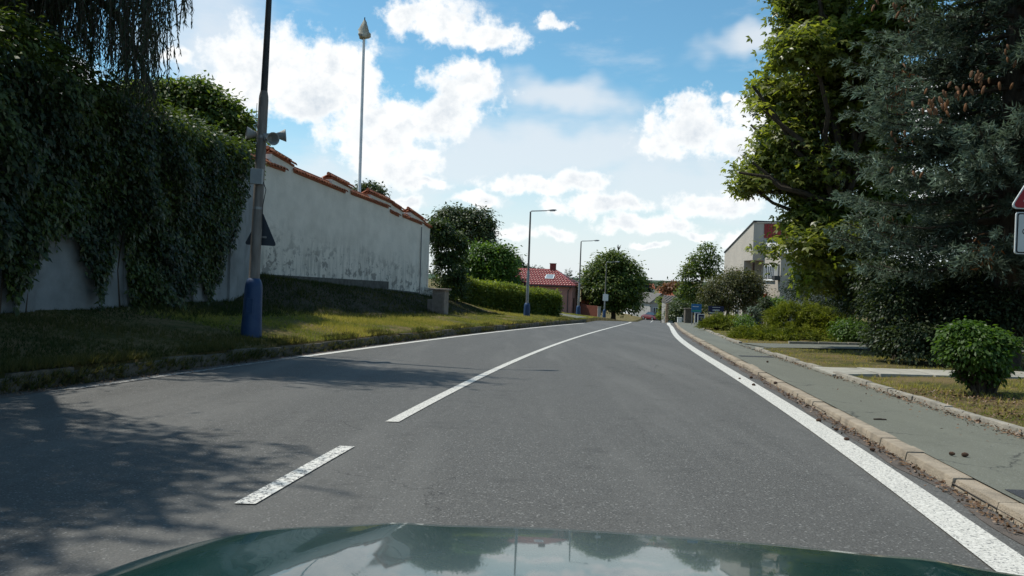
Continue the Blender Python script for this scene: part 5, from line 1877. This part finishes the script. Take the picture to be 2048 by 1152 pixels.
def board(label, pxc, pyt, pyb, wpx, Y, panel, marks, legs=True, frame=None):
    c = at(pxc, (pyt + pyb) / 2, Y)
    g_ = gz(c[0], c[1])
    k = Y / FPX
    w, h = wpx * k, (pyb - pyt) * k
    t_ = thing('sign_board', label, 'sign', (c[0], c[1], g_))
    zc = c[2] - g_
    if frame:
        MB().box((0, 0, zc), (w, .05, h)).build('frame', MATS[frame], t_, bevel=.005)
        MB().box((0, -.03, zc), (w * .74, .012, h * .86)).build('panel', panel, t_)
    else:
        MB().box((0, 0, zc), (w, .04, h)).build('panel', panel, t_, bevel=.004)
    if legs:
        for s_ in (-.42, .42):
            MB().box((w * s_, .04, zc / 2 - .1), (.05, .035, zc + h * .4)).build('leg', MATS['galvanised'], t_)
    for (mx_, mz, mw, mh, mm) in marks:
        MB().box((mx_ * w, -.025 - (.012 if frame else 0), zc + mz * h), (mw * w, .006, mh * h)).build('mark', MATS[mm], t_)
    return t_


mat('navy_panel', (0.012, 0.016, 0.05), (0.018, 0.024, 0.065), 3, .5)
mat('azure_panel', (0.02, 0.11, 0.26), (0.03, 0.14, 0.3), 3, .5)
mat('white_mark', (0.62, 0.64, 0.66), None, 3, .5)
mat('green_mark', (0.05, 0.3, 0.2), None, 3, .5)
board('bright blue board with green stripe beside the dark concrete pillar', 1393, 608, 625, 20, 53.0, MATS['azure_panel'], [(0, -.3, .86, .18, 'green_mark'), (-.1, .2, .6, .08, 'white_mark')])
nv = board('dark navy board with white lettering before the low spreading tree', 1432, 612, 629, 31, 50.5, MATS['navy_panel'], [(0, -.32, .9, .1, 'white_mark'), (0, .34, .5, .05, 'white_mark')])
for k in range(6):
    MB().box((-.19 + k * .075, -.024, gz(0, 0) * 0 + nv.children[0].location[2] + (at(1432, 620.5, 50.5)[2] - nv.location[2])), (.045, .006, .1)).build('letter', MATS['white_mark'], nv)
board('white framed dark notice board, the farther of two on the grass', 1395, 625, 646, 12, 54.0, MATS['navy_panel'], [], True, 'white_frame')
board('white framed dark notice board, the nearer of two on the grass', 1402, 628, 648, 14, 51.5, MATS['navy_panel'], [(0, .2, .5, .04, 'white_mark'), (0, 0, .4, .03, 'white_mark')], True, 'white_frame')
p = at(1359, 643, 68.0)
bxw = thing('meter_box', 'small white meter box standing behind the concrete pillar', 'cabinet', (p[0], p[1], gz(p[0], p[1]) - .1))
MB().box((0, 0, .3), (.35, .25, .6)).build('body', MATS['white_frame'], bxw, bevel=.01)
MB().box((0, 0, .63), (.4, .3, .05)).build('lid', MATS['white_frame'], bxw, bevel=.01)

# warning sign at the right edge
scx, scy = 6.47, 9.6
zb = at(2020, 417, 9.6)[2]
ws = thing('warning_sign', 'red bordered triangular warning sign over a white plate at the right edge', 'sign', (scx, scy, gz(scx, scy)))
zl = zb - ws.location[2]


def rtri(side, inset, r, y, th):
    h = side * math.sqrt(3) / 2
    c = (0, h / 3)
    out = []
    for (x, z_) in ((-side / 2, 0), (side / 2, 0), (0, h)):
        dx, dz = c[0] - x, c[1] - z_
        ln = math.hypot(dx, dz)
        x2, z2 = x + dx / ln * inset * 2, z_ + dz / ln * inset * 2
        x3, z3 = x2 + dx / ln * r * 2, z2 + dz / ln * r * 2
        a0 = math.atan2(-dz, -dx)
        for q_ in (-1.04, -.5, 0, .5, 1.04):
            out.append((x3 + r * math.cos(a0 + q_), y, zl + z3 + r * math.sin(a0 + q_)))
    return out


mat('sign_white', (0.55, 0.58, 0.57), (0.48, 0.51, 0.5), 4, .45)
mat('sign_red', (0.30, 0.012, 0.02), (0.25, 0.012, 0.02), 4, .45)
mat('sign_black', (0.01, 0.01, 0.012), None, 4, .5)
MB().prism(rtri(.9, 0, .045, 0, 0), (0, .02, 0)).build('rim', MATS['sign_white'], ws)
MB().prism(rtri(.9, .014, .04, -.004, 0), (0, .003, 0)).build('red_border', MATS['sign_red'], ws)
MB().prism(rtri(.9, .085, .012, -.008, 0), (0, .003, 0)).build('field', MATS['sign_white'], ws)
pt, pb = at(2035, 424, 9.6)[2] - ws.location[2], at(2035, 508, 9.6)[2] - ws.location[2]
pcx = at(2031, 466, 9.6)[0] + .25 - scx
mbp = MB()


def rrect(cx, cz, w, h, r, y, t0):
    pts = []
    for (sx_, sz_, a0) in ((1, 1, 0), (-1, 1, 90), (-1, -1, 180), (1, -1, 270)):
        for q_ in (0, 30, 60, 90):
            a = math.radians(a0 + q_)
            pts.append((cx + sx_ * (w / 2 - r) + r * math.cos(a), y, cz + sz_ * (h / 2 - r) + r * math.sin(a)))
    return pts


ph_ = pt - pb
MB().prism(rrect(pcx, (pt + pb) / 2, .5, ph_, .03, 0, 0), (0, .02, 0)).build('plate', MATS['sign_white'], ws)
MB().prism(rrect(pcx, (pt + pb) / 2, .475, ph_ - .025, .025, -.004, 0), (0, .003, 0)).build('plate_border', MATS['sign_black'], ws)
MB().prism(rrect(pcx, (pt + pb) / 2, .445, ph_ - .055, .018, -.008, 0), (0, .003, 0)).build('plate_field', MATS['sign_white'], ws)
# first character of the plate, a small 0, cut by the frame
vs, fs = [], []
lx, lz = at(2047, 463, 9.6)[0] - scx, at(2047, 463, 9.6)[2] - ws.location[2]
for k in range(16):
    a = 2 * math.pi * k / 16
    for r_ in (1.0, .62):
        for y_ in (-.012, -.0085):
            vs.append((lx + .019 * r_ * math.cos(a), y_, lz + .03 * r_ * math.sin(a)))
for k in range(16):
    a, b_ = 4 * k, 4 * ((k + 1) % 16)
    fs += [(a, b_, b_ + 2, a + 2), (a, a + 1, b_ + 1, b_), (a + 2, b_ + 2, b_ + 3, a + 3)]
MB().add(vs, fs).build('digit', MATS['sign_black'], ws)
MB().lathe([(.035, -.3), (.035, zl + .7)], c=(.0, .05, 0), sides=12).build('post', MATS['galvanised'], ws, smooth=True)

# ------------------------------------------------------------------ valley: houses, cars, wood, hills
def gable_house(label, px, py_eave, py_ridge, wpx, Y, depth, wallm, roofm, rot=0.0, ridge_across=True, name='village_house', wins=(), base_drop=6.0, chimney=False):
    """gable house; ridge_across: ridge runs left-right, else the gable faces us"""
    c = at(px, py_eave, Y)
    k = Y / FPX
    w = wpx * k
    rh_ = (py_eave - py_ridge) * k
    t_ = thing(name, label, 'house', (c[0], c[1], min(gz(c[0], c[1]), c[2] - 2.2) - .3), rot)
    ez_ = c[2] - t_.location[2]
    a, d_ = w / 2, depth
    MB().box((0, d_ / 2, ez_ / 2), (w * .95, d_ * .95, ez_)).build('wall', MATS[wallm], t_)
    if ridge_across:
        vs_ = [(-a, -.2, ez_ - .05), (a, -.2, ez_ - .05), (a, d_ + .2, ez_ - .05), (-a, d_ + .2, ez_ - .05), (-a, d_ / 2, ez_ + rh_), (a, d_ / 2, ez_ + rh_)]
        r_ = MB().add(vs_, [(0, 1, 5, 4), (2, 3, 4, 5), (0, 4, 3), (1, 2, 5), (3, 2, 1, 0)]).build('roof', MATS[roofm], t_)
        tiled(r_, vs_[0], vs_[1], vs_[5], vs_[4], max(5, int(depth)), max(6, int(w * 2.2)), MATS[roofm], .04)
    else:
        MB().prism([(-w * .475, .03, ez_ - .01), (w * .475, .03, ez_ - .01), (0, .03, ez_ + rh_ - .12)], (0, d_ * .94, 0)).build('gable', MATS[wallm], t_)
        th = .14
        r_ = MB().prism([(-a - .15, -.25, ez_ - .12), (0, -.25, ez_ + rh_), (0, -.25, ez_ + rh_ + th), (-a - .25, -.25, ez_ - .12 + th)], (0, d_ + .5, 0)).build('roof', MATS[roofm], t_)
        MB().prism([(a + .15, -.25, ez_ - .12), (a + .25, -.25, ez_ - .12 + th), (0.003, -.25, ez_ + rh_ + th), (.003, -.25, ez_ + rh_)], (0, d_ + .5, 0)).build('roof', MATS[roofm], t_)
    for (wx, wz_, ww_, wh_) in wins:
        window(t_, (wx, (d_ * .025 if ridge_across else d_ * .025), ez_ + wz_), (1, 0, 0), ww_, wh_, (0, -1, 0), 1, 'white_frame')
    if chimney:
        MB().box((a * .3, d_ / 2, ez_ + rh_ + .3), (.6, .6, 1.2)).build('chimney', MATS['chimney_brick'], r_)
    return t_


gable_house('small pale gabled garage down the hill with a bright roof slope', 1287, 631, 618, 34, 150, 8, 'grey_render', 'pale_roof', .25, False, 'garage', [(-.3, .35, .6, .5), (.6, -1.2, 1.3, .9)])
gable_house('white village house with salmon tiled roof right of the round tree', 1298, 594, 578, 28, 178, 9, 'white_render', 'orange_tile', .35, True, wins=[(-.6, -1.2, .8, 1.1), (1.0, -1.2, .8, 1.1)])
gable_house('far red roofed house above the salmon roof', 1300, 577, 568, 20, 240, 9, 'white_render', 'orange_tile', -.1)
gable_house('village house with broad orange roof and chimneys below the copper tree', 1345, 594, 578, 50, 190, 10, 'white_render', 'orange_tile', -.15, True, chimney=True)
gable_house('grey gabled house with dark roof in the middle of the village', 1322, 606, 588, 44, 140, 10, 'grey_render', 'slate_roof', .2, False, wins=[(-.9, -1.3, .9, 1.0), (.9, -1.3, .9, 1.0)])
gable_house('low house with grey slate roof behind the weathered gate post', 1352, 606, 593, 42, 96, 7, 'grey_render', 'slate_roof', -.12)
gable_house('far house with orange roof at the horizon beside the tall airy tree', 1385, 578, 569, 26, 260, 9, 'white_render', 'orange_tile', .1)


def far_car(label, px, py, Y, paint, rot):
    c = at(px, py, Y)
    t_ = thing('parked_car', label, 'car', (c[0], c[1], float(road_z(c[1])) + .02), rot, 'cars parked in the valley')
    for_y = np.linspace(-2.05, 2.05, 13)
    hood = [.55, .78, .86, .92, .95, .95, .95, .95, .95, .93, .9, .8, .55]
    vs_, fs_ = [], []
    for yy, hz_ in zip(for_y, hood):
        wv = .84 if abs(yy) < 1.7 else .74
        for (x_, z_) in ((-wv, .25), (-wv * 1.02, .6), (-wv * .95, hz_), (wv * .95, hz_), (wv * 1.02, .6), (wv, .25)):
            vs_.append((x_, yy, z_))
    for i in range(12):
        for j in range(6):
            a, b_ = i * 6 + j, i * 6 + (j + 1) % 6
            fs_.append((a, a + 6, b_ + 6, b_))
    fs_ += [tuple(range(6)), tuple(range(77, 71, -1))]
    MB().add(vs_, fs_).build('body', paint, t_, smooth=True)
    gv = [(-.74, -1.75, .93), (.74, -1.75, .93), (.74, 1.0, .93), (-.74, 1.0, .93), (-.58, -1.15, 1.42), (.58, -1.15, 1.42), (.58, .35, 1.42), (-.58, .35, 1.42)]
    MB().add(gv, [(4, 5, 6, 7), (0, 1, 5, 4), (1, 2, 6, 5), (2, 3, 7, 6), (3, 0, 4, 7)]).build('windows', MATS['window_glass'], t_)
    MB().box((0, -.4, 1.435), (1.14, 1.5, .04)).build('roof', paint, t_, bevel=.01)
    for x_ in (-.78, .78):
        for y_ in (-1.25, 1.25):
            w_ = MB().tube([(x_ - .1, y_, .31), (x_ + .1, y_, .31)], .31, 16).build('wheel', mat('tyre', (.02, .02, .02), None, 5, .8), t_, smooth=True)
            MB().tube([(x_ - .11, y_, .31), (x_ + .11, y_, .31)], .19, 12).build('rim', MATS['galvanised'], w_, smooth=True)
        MB().box((x_ * .8, -2.0, .72), (.3, .12, .15)).build('tail_light', MATS['rust_red'], t_)


far_car('dark red car parked down the hill at the end of the road', 1303, 641, 140, mat('red_paint', (.16, .012, .025), None, 2, .25, spec=.6, coat=.6), .5)
far_car('silver car parked next to the dark red one', 1315, 640, 146, mat('silver_paint', (.45, .46, .47), None, 2, .3, spec=.6, coat=.6), .5)

wd_ = []
for k in range(44):
    px_ = rng.uniform(1150, 1480)
    Y = rng.uniform(320, 700)
    wd_.append(plobe(px_, np.interp(px_, [1150, 1300, 1400, 1480], [566, 571, 573, 572]) + rng.uniform(0, 4), Y, rng.uniform(6, 14), rng.uniform(4, 9)))
fw = thing('far_wood', 'belt of distant trees along the horizon beyond the village', 'wood', (60, 400, -8))
crown(fw, wd_, 900, 14, 2.2, 1.6, MATS['far_leaf'], name='crowns')
for ch in list(fw.children):
    ch.parent = None
    ch.location = fw.location
    ch.name = 'far_wood_trees'
    ch.data.name = 'far_wood_trees'
    tag(ch, fw['label'], 'wood', kind='stuff')
bpy.data.objects.remove(fw)

mat('hill_green', (0.05, 0.085, 0.07), (0.08, 0.11, 0.075), 0.004, 1.0, 0, 6, spec=0)  # bluish green, with the distant haze put into the colour
hx_ = np.linspace(-2600, 3800, 90)
rows_ = [(1500, 0), (2000, .55), (2600, 1.0), (3400, .8)]
V = []
for (yy, hf) in rows_:
    V.append(np.stack([hx_ * yy / 2000, np.full(90, yy), -9 + hf * (13.5 + 2 * np.sin(hx_ * .0021 + 1) + 1.5 * np.sin(hx_ * .0057))], 1))
V = np.concatenate(V)
ii, jj = np.meshgrid(np.arange(3), np.arange(89), indexing='ij')
q = (ii * 90 + jj).ravel()
hl = put('hills', npmesh('hills', V, np.stack([q, q + 1, q + 91, q + 90], 1), 4, MATS['hill_green'], smooth=True))
tag(hl, kind='structure')

# ------------------------------------------------------------------ small things on the ground
def Gp(px, py, h=0.0):
    lo_, hi_ = 1.0, 60.0
    for _ in range(50):
        mid_ = (lo_ + hi_) / 2
        q_ = at(px, py, mid_)
        if q_[2] > float(road_z(mid_)) + h:
            lo_ = mid_
        else:
            hi_ = mid_
    return at(px, py, lo_)


fc = MB().lathe([(.01, -.055), (.03, -.045), (.026, -.036), (.038, -.026), (.032, -.016), (.041, -.004), (.034, .006), (.036, .018), (.027, .028), (.027, .038), (.012, .052)], sides=9).mesh('pine_cone', mat('old_cone', (0.09, 0.05, 0.03), (0.05, 0.03, 0.02), 30, .9), smooth=True)
cones = [(1745, 903, 'gutter'), (1693, 882, 'gutter'), (1637, 844, 'gutter'), (1672, 862, 'gutter'), (1597, 790, 'gutter'), (1551, 768, 'pavement'), (1502, 757, 'gutter'), (1797, 797, 'pavement'), (1904, 912, 'pavement'), (1957, 845, 'pavement'), (1535, 725, 'pavement'), (1479, 759, 'gutter'), (1507, 772, 'gutter'), (1930, 914, 'pavement')]
for i, (px, py, w_) in enumerate(cones):
    p = Gp(px, py, .0 if w_ == 'gutter' else PAVH)
    o = put('pine_cone', fc)
    o.location = (p[0], p[1], p[2] + .02)
    o.rotation_euler = (1.5, rng.normal(0, .3), rng.uniform(0, 6))
    s_ = rng.uniform(.35, .65)
    o.scale = (s_, s_, s_)
    tag(o, 'brown spruce cone lying in the gutter against the pale kerb stones' if w_ == 'gutter' else 'brown spruce cone lying on the grey pavement', 'cone', 'fallen cones in the gutter' if w_ == 'gutter' else 'fallen cones on the pavement')
p = Gp(1760, 840, PAVH)
o = MB().tube([(-.07, .0, .008), (0, .004, .01), (.07, -.003, .008)], [.008, .011, .007], 6).build('twig', MATS['bark'])
o.location = (p[0], p[1], p[2])
tag(o, 'short dark twig lying alone on the pavement', 'twig')


def litter(label, fx, spread, y0, y1, n, dz):
    y = y0 * (y1 / y0) ** rng.random(n)
    k = rng.random(n) < np.clip(lownoise(y * 1.7, y * .9) * 1.3 - .1, 0.1, 1)
    y = y[k]
    n = len(y)
    x = fx(y) + rng.normal(0, spread, n)
    z = road_z(y) + dz + rng.uniform(0, .012, n)
    o = scatter('leaf_litter', T_RHOMB, np.stack([x, y, z], 1), unit(np.array([0, 0, 1.0]) + rng.normal(0, .5, (n, 3))), rng.normal(size=(n, 3)), rng.uniform(.02, .05, n), MATS['litter_leaf'], rng.random(n))
    tag(o, label, 'litter', kind='stuff')


litter('brown leaf litter gathered in the gutter along the right kerb', lambda y: x_kerb(y) - .05, .045, 4.5, 40, 2600, .008)
litter('brown litter along the stone edging of the pavement', lambda y: x_pav(y) - .05, .06, 6, 30, 2600, PAVH + .006)
litter('dry leaf litter in the gutter below the grassy bank', lambda y: x_left(y) + .12, .08, 7, 40, 2000, .008)
litter('brown needles and leaves on the bare soil of the right verge', lambda y: x_pav(y) + .9, .5, 7, 12, 3500, .125)

# ------------------------------------------------------------------ the car that carries the camera
CX, CY, CROT = 0.11, 0.0, math.radians(-6.4)
car = thing('green_car', 'dark green car whose glossy bonnet fills the foot of the view', 'car', (CX, CY, float(road_z(1.0)) + .0), CROT)
m, N, L, b = nodes_of('car_paint', 0.28, 0.25)
t = NT(N, L)
dust = t.rng(t.noise(6, 6, .6), .35, .75)
L.new(t.mix(t.math('MULTIPLY', dust, .14), (0.004, 0.034, 0.033), (0.03, 0.05, 0.046)), b.inputs['Base Color'])
b.inputs['Metallic'].default_value = 0.0
b.inputs['Coat Weight'].default_value = 0.75
b.inputs['Coat Roughness'].default_value = 0.03
L.new(t.rng(dust, 0, 1, .22, .34), b.inputs['Roughness'])
mat('black_plastic', (.015, .015, .016), (.022, .022, .022), 20, .7, .1)
mat('lamp_clear', (.5, .52, .53), (.4, .42, .43), 5, .1, spec=.8)


def hood_z(x, y):
    """bonnet height over the road; x across (m), y forward of the camera (m)"""
    v = np.clip((y - 0.75) / 1.2, 0, 1.3)
    ax_ = np.abs(x) / 0.86
    z = 0.903 - 0.127 * v - 0.063 * v ** 2 - 0.16 * np.clip(v - .72, 0, 2) ** 1.6 * 4
    z = z - 0.004 * ax_ ** 2 - 0.158 * np.clip(ax_ - .72, 0, 1) ** 2 * 4
    cr = 0.40 + 0.16 * (1 - v)                       # crease that runs out towards the lamps
    z = z + 0.006 * np.exp(-((np.abs(x) - cr) / 0.045) ** 2) * (1 - .4 * v)
    z = z + 0.012 * (np.abs(x) < cr)* 0
    return z


def front(x):
    return 1.545 - 0.402 * (np.abs(x) / .86) ** 2.4


nu, nv = 61, 41
xs_ = np.linspace(-.85, .85, nu)
V = np.zeros((nv, nu, 3))
for j in range(nv):
    f = j / (nv - 1)
    yy = 0.5 + (front(xs_) - 0.5) * f
    V[j] = np.stack([xs_, yy, hood_z(xs_, yy)], 1)
V[-1, :, 2] -= .012
ii, jj = np.meshgrid(np.arange(nv - 1), np.arange(nu - 1), indexing='ij')
q = (ii * nu + jj).ravel()
put('bonnet', npmesh('bonnet', V.reshape(-1, 3), np.stack([q, q + 1, q + nu + 1, q + nu], 1), 4, MATS['car_paint'], smooth=True), car)


def edge_band(xa, xb, n=8):
    """wing from the bonnet edge over the shoulder down to the sill"""
    rows = 34
    sec = []
    sgn = 1 if xa > 0 else -1
    for j in range(rows):
        f = j / (rows - 1)
        yy = -0.9 + (front(abs(xa)) + .0 + .9) * f
        yh = max(yy, .0)
        ze = float(hood_z(np.array(abs(xa) + .006), np.array(max(yy, .5)))) + max(0, .5 - yy) * .06
        wdn = .91 - .10 * max(0, (yy - .8)) ** 2
        pts = [(abs(xa) + .006, ze - .006), (abs(xa) + .03, ze - .012), (wdn - .03, ze - .075), (wdn, ze - .17), (wdn + .012, .52), (wdn, .3), (wdn - .05, .22)]
        sec.append([(sgn * p[0], yy, p[1]) for p in pts])
    V_ = np.array(sec).reshape(-1, 3)
    k = 7
    a, b_ = np.meshgrid(np.arange(rows - 1), np.arange(k - 1), indexing='ij')
    q_ = (a * k + b_).ravel()
    return put('wing', npmesh('wing', V_, np.stack([q_, q_ + 1, q_ + k + 1, q_ + k], 1), 4, MATS['car_paint'], smooth=True), car)


edge_band(.85, .9)
edge_band(-.85, -.9)
# bumper and grille close the nose
xs2 = np.linspace(-.88, .88, 33)
prof = [(-.02, -.03), (.035, -.1), (.05, -.2), (.09, -.3), (.09, -.42), (.02, -.5)]
V = []
for (dy, dz) in prof:
    yy = front(np.clip(xs2, -.85, .85)) - np.clip(np.abs(xs2) - .85, 0, 1) * .6
    V.append(np.stack([xs2, yy + dy, hood_z(np.clip(xs2, -.85, .85), front(np.clip(xs2, -.85, .85))) + dz], 1))
V = np.concatenate(V)
a, b_ = np.meshgrid(np.arange(5), np.arange(32), indexing='ij')
q = (a * 33 + b_).ravel()
put('bumper', npmesh('bumper', V, np.stack([q, q + 1, q + 34, q + 33], 1), 4, MATS['car_paint'], smooth=True), car)
for s_ in (-1, 1):
    yy = float(front(.56))
    zz = float(hood_z(np.array(.56), np.array(yy)))
    MB().box((s_ * .56, yy + .02, zz - .13), (.3, .12, .14)).build('headlight', MATS['lamp_clear'], car, bevel=.02)
    w_ = MB().tube([(s_ * .64, 0.75, .31), (s_ * .86, 0.75, .31)], .31, 24).build('wheel', MATS['tyre'], car, smooth=True)
    MB().tube([(s_ * .64, 0.75, .31), (s_ * .87, 0.75, .31)], .2, 18).build('rim', MATS['galvanised'], w_, smooth=True)
MB().box((0, .4, .86), (1.36, .2, .05)).build('scuttle', MATS['black_plastic'], car, bevel=.01)
